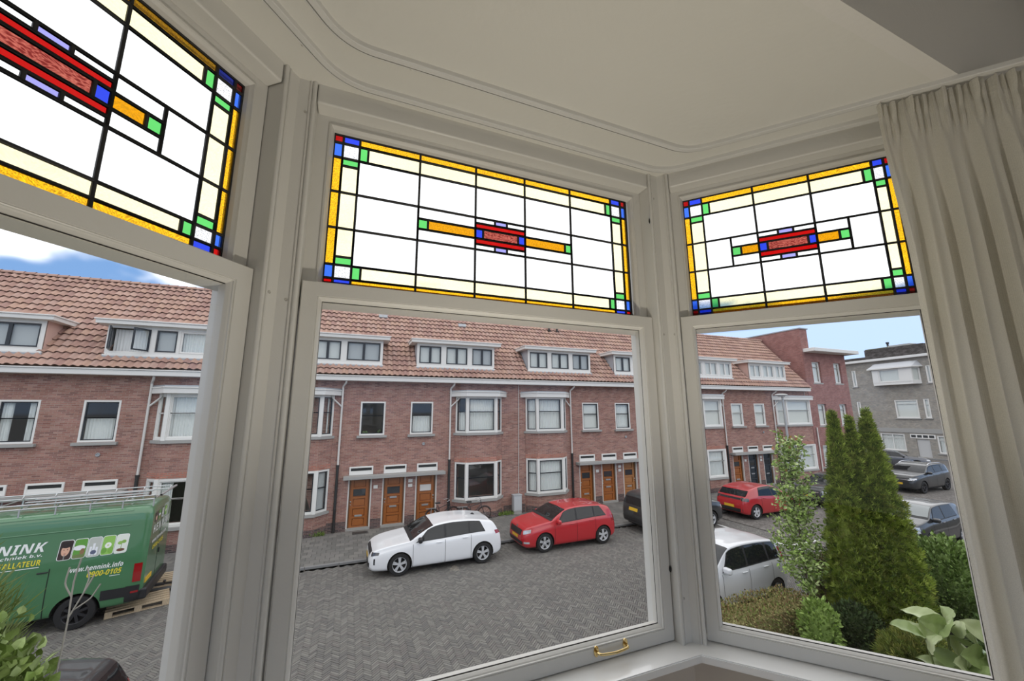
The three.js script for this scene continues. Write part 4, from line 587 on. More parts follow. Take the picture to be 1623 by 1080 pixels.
    mesh('sill_trim', patch(30, 2, (a, b) => lifted(sOf(wb / 2 - ra * 1.02) + (sOf(-wb / 2 + ra * 1.02) - sOf(wb / 2 - ra * 1.02)) * a, 0.02 + b * (o.cladding ?? 0.75), side, 0.004)), trimMat, car);
  }
  const across = (s0, s1, i0, d) => patch(10, 16, (a, b) => { const q = b * 2 - 1, side = q < 0 ? -1 : 1; return lifted(s0 + (s1 - s0) * a, 9.98 - Math.abs(q) * (9.98 - i0), side, d); });
  mesh('windscreen', across(S.screen[0], S.screen[1], 7.75, 0.006), o.screenMat ?? carGlass, car);
  mesh('wiper_cowl', across(S.screen[0] - 0.014, S.screen[0] + 0.012, 7.5, 0.009), trimMat, car);
  if (S.back) mesh('rear_window', across(S.back[0], S.back[1], 7.8, 0.006), carGlass, car);
  // patches thrown onto the ends of the shell
  const rc = new THREE.Raycaster(), inv = new THREE.Matrix4(); body.raycast && 0;
  const probe = new THREE.Mesh(shell, new THREE.MeshBasicMaterial({ side: THREE.DoubleSide }));
  const thrown = (nm, q, mat, turn_ = 0, d = 0.006, front = true, nu = 8, nv = 4) => {   // q: four corners [y, z] going round
    const dir = V3((front ? 1 : -1) * Math.cos(turn_), 0, Math.sin(turn_)), geo = gridSurface(nu, nv, (a, b) => { const y = (q[0][0] * (1 - a) + q[1][0] * a) * (1 - b) + (q[3][0] * (1 - a) + q[2][0] * a) * b, z = (q[0][1] * (1 - a) + q[1][1] * a) * (1 - b) + (q[3][1] * (1 - a) + q[2][1] * a) * b; const org = V3(front ? X(0.06) : X(0.94), y, z).addScaledVector(dir, 3); rc.set(org, dir.clone().negate()); const h = rc.intersectObject(probe)[0]; const p = h ? h.point.clone() : V3(front ? X(0.05) : X(0.95), y, z); return p.addScaledVector(dir, d).toArray(); });
    return mesh(nm, geo, mat, car);
  };
  o.detail?.({ thrown, lifted, patch, mesh: (n, gg, m) => mesh(n, gg, m, car), X, H, half, car, sideBand, point, at, sOf });
  // wheels
  const ty = new THREE.LatheGeometry([[wr * 0.66, -0.1], [wr * 0.93, -0.105], [wr * 0.985, -0.085], [wr, -0.05], [wr, 0.05], [wr * 0.985, 0.085], [wr * 0.93, 0.105], [wr * 0.66, 0.1]].map((p) => new THREE.Vector2(...p)), 40); ty.rotateX(Math.PI / 2);
  const spokes = [new THREE.LatheGeometry([[wr * 0.69, -0.09], [wr * 0.69, 0.085], [wr * 0.65, 0.098], [wr * 0.62, 0.085], [wr * 0.60, 0.03], [wr * 0.60, -0.08]].map((p) => new THREE.Vector2(...p)), 36).rotateX(Math.PI / 2), cyl(wr * 0.17, wr * 0.2, 0.05, 18).rotateX(Math.PI / 2).translate(0, 0, 0.06)];
  const ns = o.spokes ?? 5; for (let k = 0; k < ns; k++) { const a = k / ns * Math.PI * 2 + 0.3; for (const d of o.double ? [-0.13, 0.13] : [0]) { const q = new THREE.BoxGeometry(wr * 0.56, wr * (o.spokeW ?? 0.15), 0.03); q.translate(wr * 0.36, 0, 0.066); q.rotateZ(a + d); spokes.push(q); } }
  const rg = merge(spokes), back = cyl(wr * 0.64, wr * 0.64, 0.02, 24).rotateX(Math.PI / 2);
  for (const ax of [wb / 2, -wb / 2]) for (const side of [-1, 1]) { const wl = mesh('wheel', ty, tyreMat, car); wl.position.set(ax, wr, side * (half - 0.135)); if (side < 0) wl.rotation.y = Math.PI; mesh('brake_disc', back, archMat, wl).position.z = 0.0; mesh('rim', rg, o.rim ?? rimMat, wl); }
  mesh('underbody', box(X(0.93), X(0.07), H * 0.125, H * 0.22, -half * 0.8, half * 0.8), archMat, car);
  return car;
}
const frontOf = (o) => (k) => {                       // lamps, grille, plate; y in shares of H, z in shares of half width
  const { thrown, H, half } = k, q = (a) => a.map(([y, z]) => [y * H, z * half]), both = (nm, a, m, t, d) => { thrown(nm, q(a), m, t, d); thrown(nm, q(a.map(([y, z]) => [y, -z])), m, -t, d); };
  if (o.grille) thrown('grille', q(o.grille), trimMat, 0, 0.006, true, 12, 3);
  if (o.intake) thrown('air_intake', q(o.intake), trimMat, 0, 0.006, true, 12, 3);
  if (o.bar) thrown('chrome_bar', q(o.bar), chrome, 0, 0.010, true, 12, 2);
  both('headlight', o.lamp, o.lampMat ?? lampGlass, o.lampTurn ?? 0.6, 0.007);
  if (o.fog) both('fog_lamp', o.fog, o.fogMat ?? lampGlass, 0.35, 0.008);
  if (o.plate) thrown('number_plate', q(o.plate), plateYellow, 0, 0.016, true, 2, 1);
  if (o.badge) { const p = k.thrown('badge', q(o.badge), chrome, 0, 0.012, true, 2, 2); }
};
const rearOf = (o) => (k) => {
  const { thrown, H, half } = k, q = (a) => a.map(([y, z]) => [y * H, z * half]), both = (nm, a, m, t, d) => { thrown(nm, q(a), m, Math.PI * 0 + t, d, false); thrown(nm, q(a.map(([y, z]) => [y, -z])), m, -t, d, false); };
  both('tail_lamp', o.lamp, o.lampMat ?? tailRed, o.lampTurn ?? 0.55, 0.007);
  if (o.bumper) thrown('rear_bumper_trim', q(o.bumper), trimMat, 0, 0.006, false, 12, 3);
  if (o.band) thrown('lamp_band', q(o.band), lampDark, 0, 0.006, false, 12, 2);
  if (o.plate) thrown('number_plate', q(o.plate), plateYellow, 0, 0.016, false, 2, 1);
};
const quad = (y0, y1, z0, z1, dy0 = 0, dy1 = 0) => [[y0 + dy0, z0], [y0 + dy1, z1], [y1 + dy1, z1], [y1 + dy0, z0]];
// white hatchback
buildCar('hatchback_car', 'white five-door hatchback with ten-spoke wheels parked before the terrace', { L: 4.30, W: 1.84, H: 1.40, wb: 2.675, fo: 0.90, wr: 0.325, paint: carPaint([0.80, 0.81, 0.83]), spokes: 5, double: true, spokeW: 0.12, mirrorMat: trimMat, cladding: 0.35,
  detail: (k) => { frontOf({ grille: quad(0.44, 0.515, -0.60, 0.60), intake: quad(0.20, 0.30, -0.72, 0.72), lamp: [[0.44, 0.58], [0.47, 0.93], [0.52, 0.93], [0.52, 0.58]], lampMat: lampDark, lampTurn: 0.7, fog: [[0.28, 0.82], [0.28, 0.86], [0.40, 0.86], [0.40, 0.82]], fogMat: trimMat, plate: quad(0.33, 0.39, -0.3, 0.3) })(k); rearOf({ lamp: quad(0.62, 0.70, 0.55, 0.93), bumper: quad(0.2, 0.33, -0.75, 0.75), plate: quad(0.42, 0.5, -0.3, 0.3) })(k); const p = k.point(0.80, 9.9, 1); k.mesh('roof_antenna', merge([new THREE.ConeGeometry(0.05, 0.07, 8).scale(1.8, 1, 0.5).translate(p.x, p.y + 0.03, 0)]), trimMat); } }, [3.06, 0, -14.28], Math.PI);
// red hatchback facing the same way
buildCar('hatchback_car', 'red compact hatchback with dark grille and yellow plate, behind the white one', { L: 3.93, W: 1.73, H: 1.42, wb: 2.47, fo: 0.80, wr: 0.32, paint: carPaint([0.46, 0.012, 0.02]), spokes: 5, double: true, spokeW: 0.14, cladding: 0.3, shape: { screen: [0.285, 0.435], sides: [[0.34, 0.53, 0.42, 0.532], [0.548, 0.73, 0.55, 0.725], [0.742, 0.865, 0.742, 0.80]], seams: [0.305, 0.54, 0.745], handles: [0.495, 0.70], tum: 0.32, top: [[0, 0.38], [0.006, 0.46], [0.02, 0.55], [0.05, 0.605], [0.12, 0.65], [0.24, 0.70], [0.275, 0.715], [0.35, 0.835], [0.43, 0.94], [0.49, 0.98], [0.60, 1.0], [0.78, 0.985], [0.89, 0.94], [0.93, 0.88], [0.965, 0.72], [0.985, 0.62], [0.995, 0.5], [1, 0.42]] },
  detail: (k) => { frontOf({ grille: [[0.40, -0.52], [0.40, 0.52], [0.53, 0.58], [0.53, -0.58]], intake: quad(0.20, 0.28, -0.7, 0.7), lamp: [[0.44, 0.54], [0.49, 0.93], [0.565, 0.93], [0.53, 0.54]], lampTurn: 0.65, fog: quad(0.24, 0.285, 0.68, 0.9), plate: quad(0.315, 0.385, -0.3, 0.3), badge: quad(0.54, 0.575, -0.05, 0.05) })(k); rearOf({ lamp: quad(0.55, 0.70, 0.70, 0.95), bumper: quad(0.2, 0.3, -0.75, 0.75) })(k); } }, [7.98, 0, -14.32], Math.PI);
// dark grey car half hidden by the corner post
const SUV = { top: [[0, 0.40], [0.006, 0.48], [0.02, 0.57], [0.05, 0.63], [0.14, 0.67], [0.25, 0.70], [0.285, 0.715], [0.35, 0.83], [0.42, 0.93], [0.48, 0.975], [0.60, 1.0], [0.78, 0.99], [0.90, 0.95], [0.945, 0.87], [0.972, 0.70], [0.988, 0.60], [0.996, 0.5], [1, 0.42]], belt: [[0, 0.36], [0.03, 0.50], [0.10, 0.58], [0.28, 0.64], [0.5, 0.66], [0.8, 0.70], [0.94, 0.68], [0.98, 0.57], [1, 0.40]], low: [[0, 0.20], [0.04, 0.16], [0.85, 0.16], [0.95, 0.18], [1, 0.23]], sides: [[0.335, 0.525, 0.41, 0.527], [0.542, 0.725, 0.545, 0.725], [0.738, 0.87, 0.738, 0.85]], screen: [0.29, 0.43], back: [0.95, 0.978], tum: 0.30 };
buildCar('dark_car', 'dark grey crossover beside the orange doors, its tail cut by the window frame', { L: 4.35, W: 1.8, H: 1.55, wb: 2.65, fo: 0.88, wr: 0.335, paint: carPaint([0.018, 0.02, 0.022]), shape: SUV, spokes: 5, double: true, cladding: 1.2, rim: rimMat,
  detail: (k) => { rearOf({ lamp: quad(0.52, 0.70, 0.72, 0.95), bumper: quad(0.2, 0.36, -0.8, 0.8), plate: quad(0.52, 0.60, -0.3, 0.3), lampTurn: 0.5 })(k); frontOf({ grille: quad(0.4, 0.5, -0.5, 0.5), lamp: quad(0.48, 0.56, 0.55, 0.92) })(k); } }, [13.42, 0, -14.3], 0);
// red hatchback seen from behind
buildCar('hatchback_car', 'red hatchback seen from behind with dark lamp band and yellow plate', { L: 4.05, W: 1.75, H: 1.43, wb: 2.54, fo: 0.80, wr: 0.325, paint: carPaint([0.40, 0.012, 0.018]), spokes: 5, double: true, rim: rimMat, shape: { back: [0.885, 0.945], top: [[0, 0.36], [0.006, 0.44], [0.018, 0.50], [0.05, 0.56], [0.12, 0.615], [0.25, 0.67], [0.285, 0.69], [0.36, 0.82], [0.44, 0.935], [0.50, 0.975], [0.58, 1.0], [0.72, 0.98], [0.82, 0.93], [0.875, 0.885], [0.945, 0.70], [0.975, 0.63], [0.994, 0.5], [1, 0.42]], sides: [[0.335, 0.525, 0.415, 0.527], [0.542, 0.76, 0.545, 0.725]], belt: [[0, 0.34], [0.03, 0.45], [0.10, 0.53], [0.28, 0.615], [0.5, 0.64], [0.8, 0.69], [0.90, 0.675], [0.98, 0.55], [1, 0.40]] },
  detail: (k) => { rearOf({ lamp: [[0.58, 0.55], [0.56, 0.97], [0.66, 0.97], [0.67, 0.55]], lampMat: lampDark, band: quad(0.595, 0.655, -0.62, 0.62), bumper: quad(0.16, 0.34, -0.78, 0.78), plate: quad(0.35, 0.43, -0.3, 0.3) })(k); frontOf({ grille: quad(0.36, 0.46, -0.5, 0.5), lamp: quad(0.46, 0.54, 0.55, 0.9) })(k); } }, [18.9, 0, -14.35], 0);
// black car with chrome grille, nose to the camera
buildCar('dark_car', 'black car with chrome grille and pale bonnet behind the slender tree', { L: 4.5, W: 1.82, H: 1.5, wb: 2.7, fo: 0.9, wr: 0.33, paint: carPaint([0.012, 0.013, 0.015]), shape: SUV, spokes: 7,
  detail: (k) => { frontOf({ grille: quad(0.40, 0.50, -0.55, 0.55), bar: quad(0.49, 0.52, -0.6, 0.6), intake: quad(0.22, 0.30, -0.7, 0.7), lamp: quad(0.46, 0.56, 0.6, 0.92), plate: quad(0.33, 0.40, -0.3, 0.3) })(k); rearOf({ lamp: quad(0.56, 0.68, 0.6, 0.92) })(k); } }, [24.8, 0, -14.3], Math.PI);
// charcoal crossover with roof rails
buildCar('dark_car', 'charcoal crossover with silver roof rails and orange-yellow plate at the junction', { L: 4.4, W: 1.85, H: 1.62, wb: 2.7, fo: 0.88, wr: 0.35, paint: carPaint([0.016, 0.017, 0.019]), shape: SUV, spokes: 5, rim: rimDark, cladding: 1.2,
  detail: (k) => { frontOf({ grille: quad(0.40, 0.47, -0.5, 0.5), bar: quad(0.475, 0.495, -0.85, 0.85), intake: quad(0.2, 0.28, -0.75, 0.75), lamp: quad(0.50, 0.55, 0.5, 0.93), plate: quad(0.31, 0.38, -0.3, 0.3) })(k); rearOf({ lamp: quad(0.56, 0.64, 0.5, 0.92) })(k); for (const s of [-1, 1]) { const p = [0.46, 0.52, 0.6, 0.7, 0.8, 0.86].map((u, i) => { const q = k.point(u, 8.0, s); return [q.x, q.y + (i === 0 || i === 5 ? 0.0 : 0.05), q.z]; }); k.mesh('roof_rail', tube(p, 0.02, 30, 8), chrome); } } }, [33.5, 0, -14.45], Math.PI);
// slate coupe crossing the side street
buildCar('coupe_car', 'slate grey low saloon in the side street by the grey building', { L: 4.6, W: 1.85, H: 1.4, wb: 2.8, fo: 0.9, wr: 0.33, paint: carPaint([0.10, 0.105, 0.12], 0.4), spokes: 5, shape: { screen: [0.31, 0.47], back: [0.78, 0.9], top: [[0, 0.38], [0.006, 0.46], [0.02, 0.53], [0.06, 0.59], [0.14, 0.64], [0.27, 0.69], [0.31, 0.71], [0.38, 0.84], [0.46, 0.95], [0.52, 0.985], [0.60, 1.0], [0.72, 0.96], [0.84, 0.85], [0.92, 0.77], [0.965, 0.745], [0.985, 0.66], [0.996, 0.52], [1, 0.42]], sides: [[0.36, 0.545, 0.44, 0.547], [0.56, 0.72, 0.563, 0.70], [0.73, 0.80, 0.71, 0.74]], tum: 0.42 },
  detail: (k) => { frontOf({ grille: quad(0.36, 0.48, -0.4, 0.4), lamp: quad(0.48, 0.55, 0.55, 0.92) })(k); rearOf({ lamp: quad(0.58, 0.66, 0.5, 0.92) })(k); } }, [45.3, 0, -20.9], -Math.PI / 2 + 0.5);
// small black city car by the hedge
const MINI = { top: [[0, 0.40], [0.008, 0.48], [0.03, 0.56], [0.07, 0.61], [0.14, 0.65], [0.21, 0.69], [0.25, 0.715], [0.33, 0.86], [0.40, 0.955], [0.47, 0.985], [0.6, 1.0], [0.8, 0.985], [0.91, 0.94], [0.945, 0.87], [0.972, 0.70], [0.988, 0.60], [0.996, 0.5], [1, 0.42]], screen: [0.255, 0.405], sides: [[0.31, 0.535, 0.385, 0.54], [0.555, 0.76, 0.558, 0.75], [0.775, 0.90, 0.775, 0.86]], seams: [0.285, 0.548, 0.79], handles: [0.50, 0.72], back: [0.95, 0.978], tum: 0.28, belt: [[0, 0.36], [0.03, 0.48], [0.10, 0.56], [0.26, 0.62], [0.5, 0.63], [0.8, 0.66], [0.94, 0.66], [0.98, 0.55], [1, 0.40]] };
buildCar('dark_car', 'small black city car behind the round bush beside the curtain', { L: 3.45, W: 1.65, H: 1.46, wb: 2.34, fo: 0.66, wr: 0.29, paint: carPaint([0.02, 0.021, 0.024]), shape: { ...MINI, sides: [[0.31, 0.535, 0.385, 0.54], [0.555, 0.80, 0.558, 0.75]] }, spokes: 6, screenMat: phys([0.20, 0.22, 0.22], 0.05, { clearcoat: 1 }),
  detail: (k) => { frontOf({ grille: quad(0.26, 0.36, -0.5, 0.5), lamp: quad(0.42, 0.56, 0.55, 0.92) })(k); rearOf({ lamp: quad(0.55, 0.72, 0.75, 0.95) })(k); } }, [20.5, 0, -9.05], Math.PI);
// silver city car just below the window
buildCar('silver_car', 'silver city car with dark windows and roof aerial parked by the hedge', { L: 3.54, W: 1.64, H: 1.53, wb: 2.3, fo: 0.62, wr: 0.29, paint: carPaint([0.62, 0.63, 0.65]), shape: { ...MINI, roofIn: 0.05 }, spokes: 6, cladding: 0.5,
  detail: (k) => { frontOf({ grille: quad(0.26, 0.34, -0.5, 0.5), lamp: quad(0.44, 0.57, 0.55, 0.92) })(k); rearOf({ lamp: quad(0.6, 0.85, 0.82, 0.95) })(k); const p = k.point(0.47, 9.9, 1); k.mesh('aerial', merge([tube([[p.x, p.y - 0.01, 0], [p.x - 0.06, p.y + 0.12, 0], [p.x - 0.15, p.y + 0.32, 0]], 0.005, 8, 6), cyl(0.02, 0.025, 0.03, 10).translate(p.x, p.y + 0.01, 0)]), trimMat); } }, [9.5, 0, -8.6], Math.PI);
// black car under the window, below the green bush
buildCar('dark_car', 'glossy black car roof directly below the window beside the garden shrubs', { L: 4.0, W: 1.72, H: 1.47, wb: 2.5, fo: 0.8, wr: 0.31, paint: carPaint([0.012, 0.013, 0.016]), spokes: 6,
  detail: (k) => { frontOf({ grille: quad(0.38, 0.48, -0.5, 0.5), lamp: quad(0.46, 0.55, 0.55, 0.92) })(k); rearOf({ lamp: quad(0.56, 0.68, 0.6, 0.92) })(k); } }, [-4.65, 0, -7.75], Math.PI);

// green van with lettering and roof rack
const font = await new FontLoader().loadAsync('fonts/droid/droid_sans_bold.typeface.json');
function lettering(text, x0, y, size, width, slant, place) {   // flat letters, x to the reader's right; place(x, y) -> [x, y, z]
  const g = new THREE.ShapeGeometry(font.generateShapes(text, size), 4); g.computeBoundingBox(); const b = g.boundingBox, k = width / (b.max.x - b.min.x), p = g.attributes.position;
  for (let i = 0; i < p.count; i++) { const px = (p.getX(i) - b.min.x) * k + p.getY(i) * slant + x0, py = p.getY(i) + y; p.setXYZ(i, ...place(px, py)); } g.computeVertexNormals(); return g;
}
{
  const green = carPaint([0.055, 0.175, 0.075]), white = std([0.80, 0.82, 0.80], 0.4, { side: THREE.DoubleSide }), yellow = std([0.72, 0.62, 0.04], 0.4, { side: THREE.DoubleSide }), silver = std([0.55, 0.56, 0.57], 0.35, { metalness: 0.7 });
  const cv = document.createElement('canvas'); cv.width = 640; cv.height = 192; const c = cv.getContext('2d');
  const sky = ['#3a2a26', '#5f9a3c', '#b9bdb6', '#8fbf5a', '#dfe4da'];
  for (let i = 0; i < 5; i++) { c.save(); c.beginPath(); c.rect(i * 128, 0, 128, 192); c.clip(); c.translate(i * 128, 0); c.fillStyle = sky[i]; c.fillRect(0, 0, 128, 192);
    const e = (x, y, a, b, col) => { c.fillStyle = col; c.beginPath(); c.ellipse(x, y, a, b, 0, 0, 7); c.fill(); };
    if (i === 0) { e(64, 100, 42, 56, '#d9ab92'); e(64, 40, 60, 34, '#2a1c18'); e(48, 92, 7, 4, '#40302a'); e(82, 92, 7, 4, '#40302a'); e(64, 132, 14, 5, '#a86a60'); c.fillStyle = '#8d8f8a'; c.fillRect(58, 140, 10, 52); }
    if (i === 1) { e(56, 88, 60, 26, '#e8e8ea'); e(92, 130, 24, 34, '#8a6a4c'); e(60, 176, 90, 22, '#6f7f4a'); }
    if (i === 2) { for (const [x, h] of [[30, 90], [60, 120], [92, 80]]) { c.fillStyle = '#e6e8ec'; c.fillRect(x - 12, 180 - h, 24, h); } e(64, 150, 30, 22, '#5a6078'); }
    if (i === 3) { e(64, 96, 34, 30, '#eceee6'); e(64, 96, 12, 10, '#c9d69a'); e(30, 150, 30, 30, '#6ea23e'); e(100, 150, 30, 34, '#7fb04a'); }
    if (i === 4) { e(64, 160, 44, 16, '#6b4632'); c.fillStyle = '#6f8f3a'; c.fillRect(61, 80, 6, 74); e(46, 86, 26, 18, '#8fb65a'); e(84, 76, 26, 18, '#86ae50'); }
    c.restore(); }
  const print = new THREE.CanvasTexture(cv); print.colorSpace = THREE.SRGBColorSpace; const printMat = std([1, 1, 1], 0.35, { map: print, side: THREE.DoubleSide });
  const wb = 3.64, ro = 1.15, L = 5.99, ry = Math.PI + 7 * Math.PI / 180, f = [Math.cos(ry), -Math.sin(ry)], back = [-4.62 + 0.15 * 0.9925 + 1.01 * -0.122, -13.3 - 0.15 * 0.122 - 1.01 * 0.9925];
  const pos = [back[0] + f[0] * (ro + wb / 2), 0, back[1] + f[1] * (ro + wb / 2)];
  buildCar('van', 'green works van with white and yellow lettering and a roof rack', { category: 'van', L, W: 2.02, H: 2.62, wb, fo: L - wb - ro, wr: 0.355, arch: 1.2, paint: green, spokes: 8, rim: rimDark, cladding: 0.2, handleMat: trimMat, mirrorMat: trimMat,
    shape: { top: [[0, 0.30], [0.008, 0.38], [0.04, 0.43], [0.12, 0.48], [0.18, 0.54], [0.28, 0.88], [0.34, 0.965], [0.44, 0.995], [0.6, 1], [0.96, 0.995], [0.985, 0.985], [0.995, 0.965], [1, 0.93]], belt: [[0, 0.28], [0.05, 0.38], [0.15, 0.45], [0.25, 0.55], [0.98, 0.55], [1, 0.54]], hw: [[0, 0.7], [0.02, 0.86], [0.08, 0.95], [0.2, 1], [0.965, 1], [0.988, 0.985], [1, 0.94]], low: [[0, 0.14], [0.05, 0.12], [0.92, 0.13], [1, 0.15]], z5: 0.99, tum: 0.075, roofIn: 0.12, screen: [0.19, 0.31], back: null, sides: [[0.25, 0.335, 0.30, 0.335]], iHi: 6.6, seams: [0.345, 0.718], handles: [0.33, 0.70], mirror: 0.06 },
    detail: (k) => {
      const xr = -(wb / 2 + ro), zAt = (s, y) => { let a = 0, b = 8.6; for (let n = 0; n < 30; n++) { const m = (a + b) / 2; if (k.at(s, m)[0] < y) a = m; else b = m; } return k.at(s, a)[1]; };
      const onSide = (d, y, lift = 0.006) => { const x = xr + 0.15 + d; return [x, y, -zAt(Math.min(0.985, k.sOf(x)), y) - lift]; };   // d: metres from the rear corner
      const txt = (nm, t, dR, y, size, w, m, sl) => k.mesh(nm, lettering(t, 0, 0, size, w, sl, (x, yy) => onSide(dR + w - x, y + yy)), m);
      txt('lettering', 'HENNINK', 1.70, 1.80, 0.20, 1.34, white, 0.22); txt('lettering', 'techniek b.v.', 1.71, 1.70, 0.062, 0.78, white, 0.2); txt('lettering', 'INSTALLATEUR', 1.71, 1.52, 0.115, 0.86, yellow, 0.05);
      k.mesh('stripe', gridSurface(6, 1, (a, b) => onSide(1.72 + a * 0.8, 1.47 + b * 0.014)), white);
      txt('lettering', 'www.hennink.info', 0.28, 1.26, 0.105, 0.96, white, 0.2); txt('lettering', '0900-0105', 0.30, 1.11, 0.115, 0.60, yellow, 0.2);
      k.mesh('stripe', gridSurface(4, 1, (a, b) => onSide(0.30 + a * 0.19, 1.065 + b * 0.012)), white);
      for (let i = 0; i < 5; i++) { const d0 = 0.265 + (4 - i) * 0.244, w = 0.215, y0 = 1.565, h = 0.41, r = 0.045, shape = (e) => { const s = new THREE.Shape(), a = -e, b = w + e, c0 = -e, d = h + e, q = r + e; s.moveTo(a + q, c0); s.lineTo(b - q, c0); s.quadraticCurveTo(b, c0, b, c0 + q); s.lineTo(b, d - q); s.quadraticCurveTo(b, d, b - q, d); s.lineTo(a + q, d); s.quadraticCurveTo(a, d, a, d - q); s.lineTo(a, c0 + q); s.quadraticCurveTo(a, c0, a + q, c0); return new THREE.ShapeGeometry(s, 6); };
        for (const [e, lift, m, nm] of [[0.012, 0.005, white, 'picture_border'], [0, 0.008, printMat, 'picture_panel']]) { const g = shape(e), p = g.attributes.position, uv = g.attributes.uv; for (let n = 0; n < p.count; n++) { const x = p.getX(n), y = p.getY(n); uv.setXY(n, (i + Math.min(1, Math.max(0, x / w)) * 0.98 + 0.01) / 5, Math.min(1, Math.max(0, y / h))); p.setXYZ(n, ...onSide(d0 + w - x + (y / h) * -0.02, y0 + y, lift)); } g.computeVertexNormals(); k.mesh(nm, g, m); } }
      // crease along the side, tail lamp, dark rubbing strip and bumper
      for (const y of [2.17, 2.50]) k.mesh('side_crease', gridSurface(40, 2, (a, b) => onSide(0.25 + a * 2.9, y + b * 0.03, 0.004 + 0.008 * Math.sin(b * Math.PI))), green);
      for (const s of [-1, 1]) { const band = (d0, d1, y0, y1, lift) => gridSurface(8, 6, (a, b) => { const p = onSide(d0 + (d1 - d0) * a, y0 + (y1 - y0) * b, lift); return [p[0], p[1], s < 0 ? p[2] : -p[2]]; });
        k.mesh('tail_lamp', band(-0.10, 0.055, 0.85, 1.27, 0.014), tailRed); k.mesh('rubbing_strip', band(0.05, 0.60, 0.535, 0.755, 0.012), trimMat); k.mesh('bumper_corner', band(-0.1, 0.16, 0.40, 0.77, 0.016), trimMat); k.mesh('reflector', band(-0.08, 0.06, 0.60, 0.645, 0.02), tailRed); }
      k.mesh('rear_bumper', rbox(xr - 0.09, xr + 0.1, 0.40, 0.66, -0.97, 0.97, 0.05, 2), trimMat); k.mesh('tow_hook', merge([rbox(xr - 0.26, xr - 0.05, 0.36, 0.42, -0.04, 0.04, 0.01, 1), new THREE.SphereGeometry(0.035, 10, 8).translate(xr - 0.25, 0.45, 0)]), trimMat);
      k.mesh('door_seam', box(xr - 0.004, xr + 0.01, 0.68, 2.4, -0.006, 0.006), seamMat); k.mesh('number_plate', box(xr - 0.012, xr, 0.74, 0.85, -0.85, -0.33), plateYellow); k.mesh('door_handle', rbox(xr - 0.03, xr, 1.2, 1.32, 0.05, 0.10, 0.01, 1), trimMat);
      const rear = (t, zL, y, size, w, m) => k.mesh('lettering', lettering(t, 0, 0, size, w, 0, (x, yy) => [xr - 0.006, y + yy, zL + x]), m);
      rear('H', -0.72, 1.86, 0.20, 0.16, white); rear('E', -0.46, 1.86, 0.20, 0.13, white); rear('N', -0.23, 1.86, 0.20, 0.16, white); rear('N', 0.05, 1.86, 0.20, 0.16, white); rear('INK', 0.30, 1.86, 0.20, 0.46, white); rear('www.hennink.info', -0.70, 1.62, 0.09, 1.3, white); rear('0900-0105', -0.60, 1.44, 0.11, 1.0, yellow);
      for (let i = 0; i < 4; i++) { const g = new THREE.PlaneGeometry(0.2, 0.24), uv = g.attributes.uv; for (let n = 0; n < 4; n++) uv.setX(n, (i + uv.getX(n) * 0.98 + 0.01) / 5); g.rotateY(-Math.PI / 2); g.translate(xr - 0.006, 2.24, -0.6 + i * 0.3); k.mesh('picture_panel', g, printMat); }
      // roof rack
      const rk = [], y = 2.76, x0 = xr + 0.05, x1 = xr + 4.2; for (const z of [-0.82, 0.82]) rk.push(tube([[x0, y - 0.02, z], [x1, y - 0.02, z]], 0.018, 2, 8, false), tube([[x0, y + 0.07, z * 1.02], [x1, y + 0.07, z * 1.02]], 0.014, 2, 8, false));
      for (let i = 0; i <= 7; i++) { const x = x0 + (x1 - x0) * i / 7; rk.push(tube([[x, y + 0.07, -0.83], [x, y - 0.02, -0.8], [x, y - 0.02, 0.8], [x, y + 0.07, 0.83]], 0.014, 12, 6, false)); for (const z of [-0.84, 0.84]) rk.push(box(x - 0.012, x + 0.012, 2.56, y - 0.01, z - 0.012, z + 0.012)); }
      rk.push(tube([[x0 - 0.12, y + 0.06, -0.8], [x0 - 0.12, y + 0.06, 0.8]], 0.028, 2, 10, false)); k.mesh('roof_rack', rk, silver);
      for (const z of [-0.45, 0, 0.45]) k.mesh('rack_board', rbox(x0 + 0.3, x0 + 2.6, y + 0.0, y + 0.025, z - 0.07, z + 0.07, 0.006, 1), silver);
    } }, pos, ry);
}
